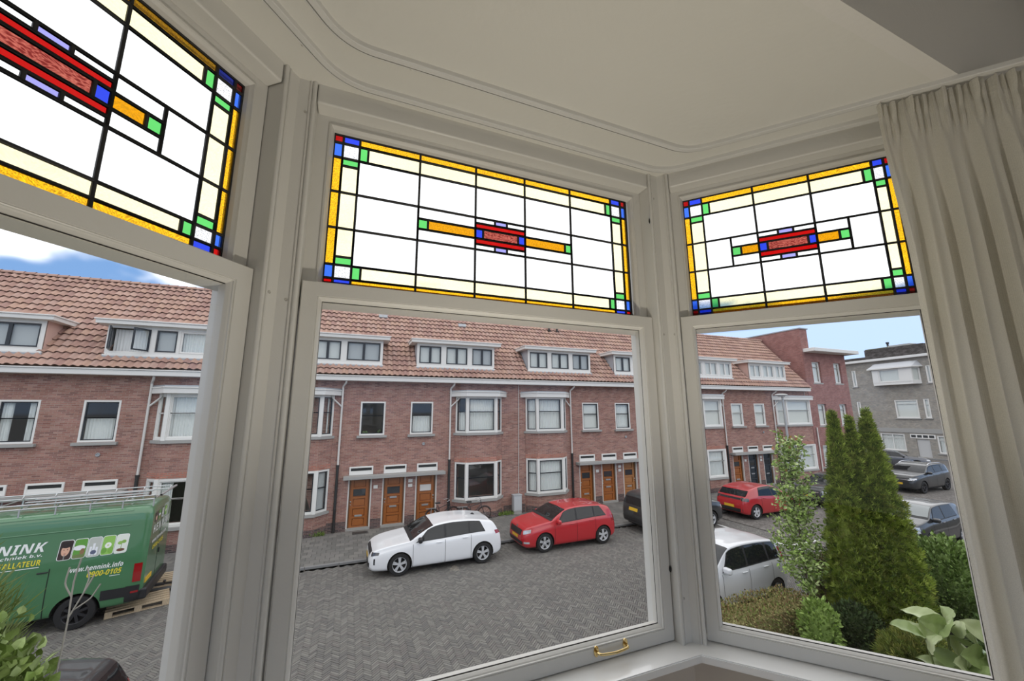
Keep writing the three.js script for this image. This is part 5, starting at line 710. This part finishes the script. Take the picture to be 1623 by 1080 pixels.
// ------------------------------------------------------------------ buildings at the end of the street
{
  const red = thing('corner_house', 'taller claret brick corner house with high firewall past the terrace', 'building', [31.5, 0, ZF]);
  const w1 = [[0.9, 1.9], [3.55, 4.45]], holes = [], D = 4.85;
  for (const [a, b] of w1) for (const [p, q] of [[3.82, 5.4], [7.0, 8.6]]) holes.push(rect(a, b, p, q)); holes.push(rect(2.5, 3.4, 0.1, 2.3), rect(0.6, 1.7, 0.9, 2.4));
  mesh('front_wall', extrude([[0.02, 0], [D, 0], [D, 9.3], [0.02, 9.3]], 0.3, holes).translate(0, 0, -0.3), brickClaret, red);
  mesh('side_wall', box(D - 0.02, D + 0.28, 0, 9.3, -12, -0.001), brickClaret, red);
  const fw = mesh('firewall', box(-0.02, 0.85, 0, 11.1, -6.5, -0.02), brickClaret, red); mesh('coping', rbox(-0.06, 0.93, 11.08, 11.18, -6.6, 0.06, 0.02, 1), zinc, fw);
  for (let i = 0; i < 11; i++) { const t = i / 10, z = -0.45 - t * 2.55, y = 6.6 + (z + 0.45) * -1.17; mesh('flashing_step', rbox(-0.04, 0.0, y, y + 0.3, z - 0.3, z + 0.06, 0.004, 1), zinc, fw); }
  mesh('flat_roof', box(0.2, D + 0.2, 9.3, 9.36, -12, 0.1), zinc, red);
  mesh('cornice', [rbox(0.1, D + 0.75, 9.28, 9.55, -0.2, 0.8, 0.03, 1), rbox(D - 0.2, D + 0.75, 9.28, 9.55, -12, 0.2, 0.03, 1)], gutterWhite, red);
  mesh('inner_wall', [box(0.05, D - 0.05, 0, 9.2, -0.9, -0.85)], roomPlaster, red);
  for (const [a, b] of w1) for (const [p, q] of [[3.82, 5.4], [7.0, 8.6]]) windowUnit(red, mat4(0, 0, -0.12), a, b, p, q, { frame: 0.06, split: 0.25, hang: 'blind', sashMat: frameWhite, sill: true });
  windowUnit(red, mat4(0, 0, -0.05), 0.6, 1.7, 0.9, 2.4, { frame: 0.07, split: 0.4, hang: 'net', sashMat: frameWhite, sill: true });
  mesh('door', rbox(2.5, 3.4, 0.1, 2.3, -0.2, -0.14, 0.01, 1), doorBlue, red); mesh('door_canopy', rbox(2.3, 3.6, 2.35, 2.5, -0.05, 0.5, 0.01, 1), gutterWhite, red); mesh('downpipe', cyl(0.045, 0.045, 3.6, 10).translate(0.35, 1.9, 0.06), pipeWhite, red);
}
{
  // grey corner building across the side street; its front looks down the street
  const ry = -Math.PI / 2 - 0.113, g = thing('grey_building', 'three-storey grey brick building with white oriel closing the street', 'building', [55.4, 0, -22.3], ry), c = Math.cos(0.113), u = (z) => (z - 22.3) / c * -1;   // u: along the front, to the viewer's right
  const X = (d) => -(d - 22.3) / c, h = (a, b, p, q) => rect(X(a), X(b), p, q);
  const holes = [h(24.75, 22.7, 4.07, 6.02), h(22.24, 21.74, 4.1, 6.08), h(28.55, 28.1, 7.7, 9.62), h(28.5, 28.1, 4.1, 5.92), h(26.6, 24.35, 0.6, 2.4), h(21.7, 20.0, 0.6, 2.35), h(23.4, 22.3, 0.1, 1.9), h(21.55, 21.15, 7.7, 9.5)];
  mesh('front_wall', extrude([[X(34), 0], [X(15), 0], [X(15), 10.6], [X(34), 10.6]], 0.35, holes).translate(0, 0, -0.35), brickGrey, g);
  mesh('side_wall', box(X(15) - 0.3, X(15), 0, 10.6, -12, -0.01), brickGrey, g);
  mesh('parapet', [box(X(27), X(21.5), 10.6, 11.9, -3, -0.3), box(X(34), X(27), 10.6, 11.2, -4, -1), box(X(21.5), X(15), 10.6, 11.2, -4, -1)], std([1, 1, 1], 0.95, { map: stone(74, 70, 68, 46, [3, 1.5], 7) }), g);
  mesh('roof_box', box(X(26.2), X(24.1), 10.6, 12.45, -4.2, -3.05), std([0.42, 0.42, 0.40], 0.9), g); mesh('roof_box', box(X(28.6), X(26.2), 10.6, 12.35, -4.0, -3.05), std([0.17, 0.18, 0.11], 0.95), g);
  mesh('flue', merge([cyl(0.1, 0.1, 0.7, 10).translate(X(27.0), 12.7, -4.5), cyl(0.16, 0.16, 0.2, 10).translate(X(27.0), 13.0, -4.5)]), trimMat, g);
  mesh('cornice', rbox(X(34), X(15) + 0.4, 10.45, 10.72, -0.3, 0.45, 0.03, 1), gutterWhite, g);
  mesh('inner_wall', box(X(34), X(15), 0, 10.4, -1.2, -1.15), roomPlaster, g);
  const wu = (a, b, p, q, o) => windowUnit(g, mat4(0, 0, -0.03), X(a), X(b), p, q, { frame: 0.1, sashMat: frameWhite, sill: true, ...o });
  wu(24.75, 22.7, 4.07, 6.02, { split: 0.22, hang: 'blind' }); wu(22.24, 21.74, 4.1, 6.08, { split: 0.3, hang: 'blind' }); wu(28.55, 28.1, 7.7, 9.62, { split: 0.3, hang: 'blind' }); wu(28.5, 28.1, 4.1, 5.92, { split: 0.3, hang: 'blind' }); wu(26.6, 24.35, 0.6, 2.4, { split: 0.25, hang: 'net', cols: 2 }); wu(21.7, 20.0, 0.6, 2.35, { split: 0.25, hang: 'net' }); wu(21.55, 21.15, 7.7, 9.5, { split: 0.3, hang: 'blind' });
  const dr = mesh('door', rbox(X(23.4), X(22.3), 0.1, 1.9, -0.15, -0.08, 0.01, 1), std([0.5, 0.5, 0.49], 0.6), g); mesh('transom_light', [rbox(X(23.85), X(21.75), 1.98, 2.42, -0.05, 0.04, 0.02, 1)], frameWhite, g);
  for (let i = 0; i < 4; i++) mesh('pane', box(X(23.75) + i * 0.5, X(23.75) + i * 0.5 + 0.4, 2.08, 2.34, 0.03, 0.045), phys([0.05, 0.055, 0.06], 0.05), g);
  mesh('storey_band', box(X(34), X(15), 2.55, 3.0, -0.05, 0.06), stoneGrey, g);
  // the oriel
  const o0 = X(26.3), o1 = X(22.0), pl_ = (d) => [[o0 - d, 0.02], [o0 + 0.35 - d, 0.75 + d], [o1 - 0.35 + d, 0.75 + d], [o1 + d, 0.02]];
  const O = mesh('oriel', prism(pl_(0), 7.66, 7.95), frameWhite, g); mesh('oriel_roof', prism(pl_(0.3), 9.42, 9.54), frameWhite, O); { const a = pl_(0.28), b = [[o0 + 0.1, 0.02], [o0 + 0.5, 0.25], [o1 - 0.5, 0.25], [o1 - 0.1, 0.02]], P = []; for (let i = 0; i < 3; i++) { const A = [a[i][0], 9.54, a[i][1]], B = [a[i + 1][0], 9.54, a[i + 1][1]], C = [b[i + 1][0], 10.12, b[i + 1][1]], E = [b[i][0], 10.12, b[i][1]]; P.push(...A, ...B, ...C, ...A, ...C, ...E); } const q = new THREE.BufferGeometry(); q.setAttribute('position', new THREE.BufferAttribute(new Float32Array(P), 3)); q.computeVertexNormals(); mesh('oriel_roof_slope', metres(q), std([0.50, 0.51, 0.53], 0.6, { side: THREE.DoubleSide }), O); }
  mesh('oriel_front', extrude([[o0 + 0.35, 7.9], [o1 - 0.35, 7.9], [o1 - 0.35, 9.45], [o0 + 0.35, 9.45]], 0.08, [rect(X(25.35), X(23.4), 7.98, 9.36)]).translate(0, 0, 0.67), frameWhite, O);
  windowUnit(O, mat4(0, 0, 0.72), X(25.35), X(23.4), 7.98, 9.36, { frame: 0.08, split: 0, hang: 'blind', sashMat: frameWhite, flat: true });
  for (const [a, b] of [[[o1 - 0.35, 0.75], [o1, 0.02]], [[o0, 0.02], [o0 + 0.35, 0.75]]]) { const Lg = Math.hypot(b[0] - a[0], b[1] - a[1]); windowUnit(O, mat4(a[0], 0, a[1], -Math.atan2(b[1] - a[1], b[0] - a[0])), 0, Lg, 7.92, 9.44, { frame: 0.1, split: 0, hang: 'blind', sashMat: frameWhite, flat: true }); }
}
// ------------------------------------------------------------------ street furniture
{
  const l = thing('street_lamp', 'grey street lamp with flat oval head beside the slender tree', 'street lamp', [23.3, 0.1, -15.45]), steelGrey = std([0.40, 0.41, 0.41], 0.45, { metalness: 0.5 });
  mesh('pole', merge([cyl(0.05, 0.085, 5.5, 14).translate(0, 2.75, 0), cyl(0.1, 0.1, 1.0, 14).translate(0, 0.5, 0)]), steelGrey, l);
  const hd = new THREE.SphereGeometry(0.42, 24, 12); hd.scale(1, 0.16, 0.62); hd.translate(-0.15, 5.72, 0.05); mesh('lamp_head', [hd, cyl(0.06, 0.06, 0.2, 12).translate(0, 5.58, 0)], std([0.55, 0.55, 0.53], 0.5), l);
  mesh('lamp_glass', new THREE.CylinderGeometry(0.28, 0.22, 0.06, 20).scale(1, 1, 0.62).translate(-0.15, 5.64, 0.05), lampGlass, l);
  const cab = thing('utility_cabinet', 'light grey utility cabinet against the brick wall between the bays', 'cabinet', [7.86, 0.07, ZF + 0.22]);
  mesh('housing', rbox(-0.21, 0.21, 0.12, 0.85, -0.14, 0.14, 0.012, 2), std([0.46, 0.48, 0.50], 0.5), cab); mesh('plinth', box(-0.2, 0.2, 0, 0.12, -0.13, 0.13), stoneGrey, cab); mesh('cabinet_door', rbox(-0.185, 0.185, 0.16, 0.80, 0.135, 0.148, 0.006, 1), std([0.50, 0.52, 0.54], 0.5), cab); mesh('lid', rbox(-0.23, 0.23, 0.84, 0.88, -0.16, 0.16, 0.01, 1), std([0.44, 0.46, 0.48], 0.5), cab);
  const bike = (label, x, z, ry, col) => { const b = thing('bicycle', label, 'bicycle', [x, 0.07, z], ry, 'bicycles against the wall'), m = std(col, 0.4, { metalness: 0.4 }), R = 0.33;
    for (const wx of [-0.53, 0.53]) { const w = mesh('wheel', new THREE.TorusGeometry(R, 0.02, 8, 32).translate(wx, R + 0.02, 0), tyreMat, b); const sp = []; for (let i = 0; i < 12; i++) { const a = i / 12 * Math.PI * 2; sp.push(tube([[wx, R + 0.02, 0], [wx + Math.cos(a) * R, R + 0.02 + Math.sin(a) * R, 0]], 0.003, 1, 4, false)); } mesh('spokes', sp, steel, w); mesh('mudguard', new THREE.TorusGeometry(R + 0.045, 0.02, 6, 20, Math.PI * 0.75).rotateZ(0.4).translate(wx, R + 0.02, 0), m, w); }
    mesh('frame', [tube([[-0.53, 0.35, 0], [-0.12, 0.32, 0], [-0.24, 0.86, 0], [-0.53, 0.35, 0]], 0.016, 24, 8, false), tube([[-0.12, 0.32, 0], [0.36, 0.80, 0]], 0.018, 8, 8, false), tube([[-0.2, 0.72, 0], [0.36, 0.88, 0]], 0.016, 8, 8, false), tube([[0.53, 0.35, 0], [0.38, 0.72, 0], [0.33, 1.02, 0]], 0.016, 12, 8)], m, b);
    mesh('handlebar', tube([[0.12, 1.04, -0.28], [0.28, 1.08, -0.2], [0.34, 1.06, 0], [0.28, 1.08, 0.2], [0.12, 1.04, 0.28]], 0.013, 30, 8), steel, b); mesh('saddle', new RoundedBoxGeometry(0.26, 0.06, 0.17, 2, 0.025).translate(-0.26, 0.96, 0), trimMat, b); mesh('luggage_rack', [box(-0.85, -0.35, 0.73, 0.75, -0.07, -0.05), box(-0.85, -0.35, 0.73, 0.75, 0.05, 0.07), box(-0.85, -0.83, 0.73, 0.75, -0.07, 0.07), box(-0.6, -0.58, 0.38, 0.74, -0.06, -0.045), box(-0.6, -0.58, 0.38, 0.74, 0.045, 0.06)], steel, b); b.scale.setScalar(0.9); return b; };
  bike('black bicycle with curved handlebar leaning by the third door, nearer the orange doors', 4.15, -18.45, 0.05, [0.03, 0.03, 0.035]); bike('dark bicycle below the bay window, its handlebar above the white car roof', 5.5, -18.1, -0.1, [0.06, 0.06, 0.07]);
  const palletWood = std([1, 1, 1], 0.85, { map: woodTex(178, 160, 134) });
  const pallet = (label, x, y, z, ry, rx = 0, rz = 0) => { const p = thing('pallet', label, 'pallet', [x, y, z], ry, 'pallets by the van'); p.rotation.x = rx; p.rotation.z = rz; for (let i = 0; i < 5; i++) mesh('top_board', box(-0.6, 0.6, 0.122, 0.144, -0.4 + i * 0.175, -0.4 + i * 0.175 + 0.1), palletWood, p); for (const xx of [-0.6, -0.07, 0.46]) { mesh('cross_board', box(xx, xx + 0.14, 0.1, 0.122, -0.4, 0.4), palletWood, p); for (const zz of [-0.4, -0.07, 0.26]) mesh('block', box(xx, xx + 0.14, 0.022, 0.1, zz, zz + 0.14), palletWood, p); } for (const zz of [-0.4, -0.05, 0.3]) mesh('bottom_board', box(-0.6, 0.6, 0, 0.022, zz, zz + 0.1), palletWood, p); return p; };
  pallet('wooden pallet lying on the street under the rear of the van', -4.75, 0.005, -14.1, 0.33); pallet('second wooden pallet on the kerb behind the van bumper', -4.30, 0.105, -15.42, 0.15);
}
// ------------------------------------------------------------------ planting
function leafGeo(l, w, fold = 0.25, droop = 0.2) {    // pointed leaf along +y, folded along the middle
  const y = [0, 0.3, 0.65, 1], h = [0, 1, 0.8, 0], pos = [], P = (i, s) => [s * h[i] * w / 2, y[i] * l * (1 - 0.1 * y[i]), (Math.abs(s) * h[i] * w / 2) * fold - droop * l * y[i] * y[i]];
  for (let i = 0; i < 3; i++) for (const s of [-1, 1]) { const a = P(i, 0), b = P(i + 1, 0), c = P(i + 1, s), d = P(i, s); if (s > 0) pos.push(...a, ...d, ...c, ...a, ...c, ...b); else pos.push(...a, ...c, ...d, ...a, ...b, ...c); }
  const g = new THREE.BufferGeometry(); g.setAttribute('position', new THREE.BufferAttribute(new Float32Array(pos), 3)); g.computeVertexNormals(); return g;
}
function sprayGeo(l, blades, w = 0.16) {              // flat fan of scaly shoots
  const pos = []; for (let i = 0; i < blades; i++) { const a = (i / (blades - 1) - 0.5) * 1.7, k = 1 - 0.35 * Math.abs(a), dx = Math.sin(a), dy = Math.cos(a), L = l * k, W = l * w, n = [-dy * 0, 0, 0], bx = Math.sin(a) * L * 0.12, by = (i % 2) * 0.1 * l, tz = (i % 3 - 1) * 0.12 * l; const p0 = [bx, by, 0], p1 = [bx + dx * L * 0.5 - dy * W / 2, by + dy * L * 0.5 + dx * W / 2, tz * 0.5], p2 = [bx + dx * L, by + dy * L, tz], p3 = [bx + dx * L * 0.5 + dy * W / 2, by + dy * L * 0.5 - dx * W / 2, tz * 0.5]; pos.push(...p0, ...p3, ...p1, ...p1, ...p3, ...p2); }
  const g = new THREE.BufferGeometry(); g.setAttribute('position', new THREE.BufferAttribute(new Float32Array(pos), 3)); g.computeVertexNormals(); return g;
}
const leafMat = (rough = 0.6, tr = 0.3) => phys([1, 1, 1], rough, { transmission: 0.0, side: THREE.DoubleSide, sheen: 0, specularIntensity: 0.5 });
function foliage(parent, name, geo, list, cols, mat) { // list: [x, y, z, direction vector, scale]
  const im = new THREE.InstancedMesh(geo, mat, list.length), q = new THREE.Quaternion(), up = V3(0, 1, 0), q2 = new THREE.Quaternion(), m = new THREE.Matrix4(), c = new THREE.Color();
  list.forEach(([x, y, z, d, s], i) => { q.setFromUnitVectors(up, d.normalize()); q2.setFromAxisAngle(up, rnd() * 6.283); q.multiply(q2); m.compose(V3(x, y, z), q, V3(s, s, s)); im.setMatrixAt(i, m); const k = cols[Math.floor(rnd() * cols.length)], v = rr(0.8, 1.2); im.setColorAt(i, c.setRGB(k[0] * v, k[1] * v, k[2] * v)); });
  im.name = name; im.castShadow = im.receiveShadow = true; im.userData.kind = 'stuff'; parent.add(im); return im;
}
const meanOf = (cols) => [0, 1, 2].map((k) => cols.reduce((a, c) => a + c[k], 0) / cols.length);
const bark = std([0.12, 0.09, 0.065], 0.95), folMat = leafMat(0.75), folGloss = leafMat(0.4);
// conifer of three spires
{
  const t = thing('conifer_tree', 'tall bright green conifer with three pointed spires before the window', 'tree', [11.0, 0.08, -5.85]), g = sprayGeo(0.12, 6), cols = [[0.21, 0.28, 0.034], [0.15, 0.21, 0.022], [0.26, 0.34, 0.05], [0.07, 0.115, 0.012], [0.32, 0.39, 0.07], [0.18, 0.20, 0.035]], list = [], core = [];
  for (const [sx, sz, h, r, y0] of [[-0.25, -0.15, 4.70, 0.62, 0.05], [0.02, 0.05, 4.55, 0.5, 0.2], [0.23, 0.28, 4.74, 0.72, 0.05], [0.08, 0.10, 3.3, 0.80, 0.0], [0.0, 0.0, 2.2, 0.86, 0.0]]) {
    const lp = [[0, y0 + 0.2]]; const prof = (u) => r * Math.pow(1 - u, h > 4 ? 0.92 : 0.7) * (0.72 + 0.28 * Math.min(1, u * 3.2 + 0.25));
    for (let i = 0; i <= 12; i++) lp.push([prof(i / 12) * 0.52, y0 + 0.15 + (h - y0 - 0.3) * i / 12]); core.push(new THREE.LatheGeometry(lp.map((p) => new THREE.Vector2(p[0], p[1])), 14).translate(sx, 0, sz));
    const n = Math.round(1650 * h * r); for (let i = 0; i < n; i++) { const u = 1 - Math.pow(rnd(), 0.72), a = rnd() * 6.283, y = y0 + 0.1 + (h - y0) * u, lump = 1 + 0.30 * noise3.noise(Math.cos(a) * 2.2 + sx * 5, y * 2.4, Math.sin(a) * 2.2 + 3) + 0.26 * noise3.noise(Math.cos(a) * 5, y * 5.5, Math.sin(a) * 5 + sx), rad = Math.max(0.02, prof(u)) * lump * rr(0.58, 1.04); list.push([sx + Math.cos(a) * rad, y, sz + Math.sin(a) * rad, V3(Math.cos(a) * rr(0.5, 1.1), rr(0.5, 1.2), Math.sin(a) * rr(0.5, 1.1)), rr(0.75, 1.3)]); }
  }
  mesh('inner_branches', core, std(meanOf(cols), 1), t); mesh('trunk', cyl(0.1, 0.14, 1.2, 10).translate(0, 0.5, 0), bark, t); foliage(t, 'foliage', g, list, cols, folMat);
}
// slender young tree
{
  const t = thing('young_tree', 'slender young tree with loose light green leaves beside the silver car', 'tree', [10.2, 0.08, -6.78]), g = leafGeo(0.10, 0.048), list = [], br = [tube([[0, 0, 0], [0.03, 1.2, 0.02], [-0.02, 2.6, 0], [0.01, 3.4, 0.01], [0.0, 4.0, 0]], 0.02, 24, 7)];
  for (let i = 0; i < 46; i++) { const u = i / 45, y = 0.6 + 3.25 * u, a = i * 2.4, L = (0.56 - 0.30 * u) * rr(0.7, 1.15), e = [Math.cos(a) * L, y + 0.42 * rr(0.6, 1.3), Math.sin(a) * L]; br.push(tube([[0, y, 0], [e[0] * 0.5, y + 0.12, e[2] * 0.5], e], 0.006, 6, 5)); const n = Math.round(100 - 35 * u); for (let k = 0; k < n; k++) { const s = rr(0.25, 1.05), j = 0.13; list.push([e[0] * s + rr(-j, j), y + (e[1] - y) * s + rr(-j, j), e[2] * s + rr(-j, j), V3(rr(-1, 1), rr(-0.6, 0.9), rr(-1, 1)), rr(0.7, 1.25)]); } }
  mesh('trunk', br, bark, t); foliage(t, 'foliage', g, list, [[0.26, 0.37, 0.09], [0.21, 0.31, 0.07], [0.33, 0.43, 0.15], [0.15, 0.23, 0.045], [0.38, 0.45, 0.20]], folGloss);
  foliage(t, 'young_shoots', g, list.filter(([, y], i) => i % 23 === 0 && y > 3.2).map(([x, y, z, d, s]) => [x * 1.15, y + 0.05, z * 1.15, V3(d.x, 1, d.z), s]), [[0.30, 0.13, 0.05], [0.28, 0.18, 0.06]], folGloss);
}
function hedge(label, x0, x1, z0, z1, h, cols, n, name = 'hedge', size = 0.05) {
  const t = thing(name, label, 'hedge', [(x0 + x1) / 2, 0.08, (z0 + z1) / 2]), w = (x1 - x0) / 2, d = (z1 - z0) / 2, list = []; mesh('branches', rbox(-w + 0.12, w - 0.12, 0, h - 0.13, -d + 0.12, d - 0.12, 0.05, 1), std(meanOf(cols), 1), t);
  for (let i = 0; i < n; i++) { const f = rnd(); let x = rr(-w, w), y = rr(0.02, h), z = rr(-d, d), nx = 0, ny = 0, nz = 0; if (f < 0.45) { y = h; ny = 1; } else if (f < 0.75) { z = d; nz = 1; } else if (f < 0.85) { z = -d; nz = -1; } else { x = rnd() < 0.5 ? -w : w; nx = Math.sign(x); } const b = 0.07 * noise3.noise(x * 3, y * 3, z * 3) - 0.09 * rnd() * rnd(); list.push([x + nx * b + rr(-0.04, 0.04), y + ny * b + rr(-0.05, 0.03), z + nz * b + rr(-0.04, 0.04), V3(nx + rr(-0.8, 0.8), ny + rr(-0.5, 0.9), nz + rr(-0.8, 0.8)), rr(0.7, 1.3)]); }
  foliage(t, 'foliage', leafGeo(size, size * 0.55), list, cols, folMat); return t;
}
hedge('clipped olive and russet hedge along the pavement beside the silver car', 6.2, 9.75, -7.12, -6.3, 0.74, [[0.20, 0.20, 0.07], [0.25, 0.19, 0.08], [0.16, 0.20, 0.05], [0.31, 0.28, 0.12], [0.19, 0.12, 0.06]], 9000);
hedge('dark reddish hedge at the foot of the conifer', 10.75, 13.0, -7.3, -6.75, 1.15, [[0.10, 0.10, 0.04], [0.08, 0.085, 0.03], [0.14, 0.09, 0.05], [0.16, 0.17, 0.06]], 5000);
function bush(name, label, pos, rx, ry, rz, n, geo, cols, mat = folMat, up = 0.5) {
  const t = thing(name, label, 'bush', pos), list = [], c = new THREE.IcosahedronGeometry(1, 3); c.scale(rx * 0.6, ry * 0.7, rz * 0.6); c.translate(0, ry * 0.9, 0); mesh('inner_branches', c, std(meanOf(cols), 1), t); mesh('stem', cyl(0.03, 0.05, ry, 8).translate(0, ry * 0.5 - 0.02, 0), bark, t);
  for (let i = 0; i < n * 1.4; i++) { const a = rnd() * 6.283, y = rr(-0.85, 1), r = Math.sqrt(Math.max(0, 1 - y * y)), l = (1 + 0.22 * noise3.noise(Math.cos(a) * 2 + pos[0], y * 2.3, Math.sin(a) * 2)) * rr(0.66, 1.05); list.push([Math.cos(a) * r * rx * l, ry * 0.95 + y * ry * l, Math.sin(a) * r * rz * l, V3(Math.cos(a) * r + rr(-0.6, 0.6), y * 0.8 + up + rr(-0.5, 0.5), Math.sin(a) * r + rr(-0.6, 0.6)), rr(0.7, 1.3)]); }
  foliage(t, 'foliage', geo, list, cols, mat); return t;
}
bush('round_bush', 'rounded mid-green leafy bush before the small black car', [13.0, 0.08, -5.35], 0.95, 0.95, 0.85, 5200, leafGeo(0.10, 0.055), [[0.18, 0.27, 0.07], [0.14, 0.215, 0.05], [0.24, 0.33, 0.11], [0.09, 0.145, 0.03]], folGloss);
bush('low_bush', 'low dark evergreen bush at the foot of the slender tree', [9.95, 0.08, -5.72], 0.5, 0.42, 0.42, 2200, leafGeo(0.08, 0.04), [[0.035, 0.06, 0.018], [0.05, 0.08, 0.022], [0.03, 0.045, 0.015]]);
bush('low_bush', 'yellow-green feathery dwarf conifer under the tall conifer', [10.1, 0.08, -4.78], 0.75, 0.36, 0.46, 3000, sprayGeo(0.12, 5), [[0.17, 0.20, 0.035], [0.12, 0.16, 0.03], [0.22, 0.22, 0.05], [0.09, 0.12, 0.02]]);
bush('low_bush', 'broad dark green shrub filling the garden near the curtain', [11.75, 0.08, -3.95], 0.85, 0.5, 0.6, 2600, leafGeo(0.09, 0.05), [[0.05, 0.085, 0.02], [0.07, 0.11, 0.03], [0.035, 0.06, 0.015]]);
bush('low_bush', 'light green leafy shrub growing at the base of the slender tree', [9.15, 0.08, -5.9], 0.33, 0.5, 0.32, 700, leafGeo(0.10, 0.05), [[0.25, 0.35, 0.09], [0.19, 0.28, 0.06]], folGloss);
// large-leaved shrub close to the window
{
  const t = thing('large_leaf_shrub', 'shrub with big pale green oval leaves close below the side window', 'shrub', [4.12, -0.10, -1.80]), pale = [[0.40, 0.48, 0.22], [0.33, 0.42, 0.17], [0.46, 0.53, 0.28], [0.28, 0.37, 0.13]].map((c) => phys(c, 0.45, { side: THREE.DoubleSide, transmission: 0.25, thickness: 0 }));
  const big = gridSurface(6, 10, (a, b) => { const w = 0.062 * Math.pow(Math.sin(Math.PI * Math.min(1, b * 0.97 + 0.03)), 0.7), x = (a - 0.5) * 2 * w; return [x, b * 0.2, Math.abs(x) * 0.35 - 0.05 * b * b + 0.004 * Math.sin(b * 22 + a * 4)]; });
  const stems = [tube([[0, 0, 0], [0.05, 1.4, 0.03], [0.0, 2.6, 0], [0.02, 3.15, 0.02]], 0.03, 20, 8)], tips = [[-0.08, 3.35, -0.06], [0.05, 3.44, 0.02], [0.12, 3.30, 0.16], [0.02, 3.12, 0.05], [-0.04, 3.05, -0.1], [0.12, 3.05, 0.24], [0.16, 3.40, 0.28], [0.06, 2.92, 0.1], [0.20, 2.98, 0.36], [-0.02, 3.22, 0.12]];
  for (const p of tips) stems.push(tube([[0.0, 2.6, 0], [p[0] * 0.5, (2.6 + p[1]) / 2, p[2] * 0.5], p], 0.008, 10, 6)); mesh('stem', stems, std([0.16, 0.20, 0.07], 0.7), t);
  tips.forEach((p, i) => { for (let k = 0; k < 5; k++) { const o = mesh('leaf', big, pale[(i + k) % 4], t), a = k * 1.257 + i * 0.9 + rr(-0.3, 0.3); o.position.set(...p); o.quaternion.setFromUnitVectors(V3(0, 1, 0), V3(Math.cos(a), rr(0.1, 0.7), Math.sin(a)).normalize()); o.quaternion.multiply(new THREE.Quaternion().setFromAxisAngle(V3(0, 1, 0), rr(-0.8, 0.8) + Math.PI * 0)); o.scale.setScalar(rr(0.9, 1.3)); } });
}
// shrubs at the foot of the other side window
bush('feathery_shrub', 'tall feathery yellow-green conifer shrub in front of the van bonnet', [-2.82, 0.08, -4.82], 0.48, 1.79, 0.42, 2600, sprayGeo(0.24, 6, 0.05), [[0.22, 0.28, 0.09], [0.17, 0.23, 0.06], [0.28, 0.34, 0.14], [0.12, 0.17, 0.04]], folMat, 0.9);
bush('leafy_shrub', 'dense shrub with rounded light green leaves below the feathery conifer', [-2.22, 0.08, -4.36], 0.36, 1.64, 0.30, 3200, leafGeo(0.085, 0.07), [[0.26, 0.35, 0.10], [0.20, 0.29, 0.07], [0.33, 0.42, 0.17], [0.15, 0.22, 0.05]], folGloss);
{
  const t = thing('bare_twig', 'bare forked grey twig standing up before the van wheel', 'twig', [-1.97, 0.08, -4.5]), b = [[[0, 2.6, 0], [0.02, 3.0, 0], [0.03, 3.25, 0.01]], [[0.03, 3.25, 0.01], [0.02, 3.5, 0], [0.05, 3.68, 0.02]], [[0.03, 3.25, 0.01], [0.1, 3.42, 0.02], [0.15, 3.55, 0.02]], [[0.02, 3.4, 0], [-0.03, 3.5, 0], [-0.02, 3.62, 0]], [[0.1, 3.42, 0.02], [0.11, 3.52, 0.0], [0.09, 3.6, 0]], [[0.05, 3.3, 0.01], [0.13, 3.36, -0.02], [0.18, 3.46, -0.02]], [[0, 0, 0], [0, 1.4, 0], [0, 2.6, 0]]];
  for (const p of b) mesh('branch', tube(p, 0.0055, 10, 6), std([0.36, 0.34, 0.30], 0.9), t);
}
// weeds at the wall
for (const [x, z, label] of [[-0.95, ZF + 0.35, 'tuft of weeds at the foot of the bay by the black downpipe'], [7.25, ZF + 0.3, 'small patch of weeds against the wall beside the utility cabinet']]) { const t = thing('weed_tuft', label, 'weeds', [x, 0.06, z]), list = []; for (let i = 0; i < 160; i++) list.push([rr(-0.35, 0.35), 0, rr(-0.15, 0.15), V3(rr(-0.6, 0.6), 1, rr(-0.6, 0.6)), rr(0.5, 1.4)]); foliage(t, 'foliage', leafGeo(0.18, 0.03), list, [[0.12, 0.20, 0.03], [0.18, 0.26, 0.06]], folMat); }
// far tree behind the roofs of the terrace
{
  const t = thing('far_tree', 'dark tree top showing over the terrace ridge beside the firewall', 'tree', [33, 0, -36]), list = []; for (let i = 0; i < 1500; i++) { const a = rnd() * 6.28, y = rr(-1, 1), r = Math.sqrt(1 - y * y) * rr(0.6, 1.05); list.push([Math.cos(a) * r * 2.2, 14.0 + y * 1.4, Math.sin(a) * r * 2.2, V3(rr(-1, 1), rr(-0.5, 1), rr(-1, 1)), rr(0.8, 1.6)]); } mesh('trunk', cyl(0.15, 0.3, 13.5, 8).translate(0, 6.75, 0), bark, t); foliage(t, 'foliage', leafGeo(0.3, 0.18), list, [[0.05, 0.08, 0.02], [0.07, 0.10, 0.03]], folMat);
}
renderer.render(scene, camera);
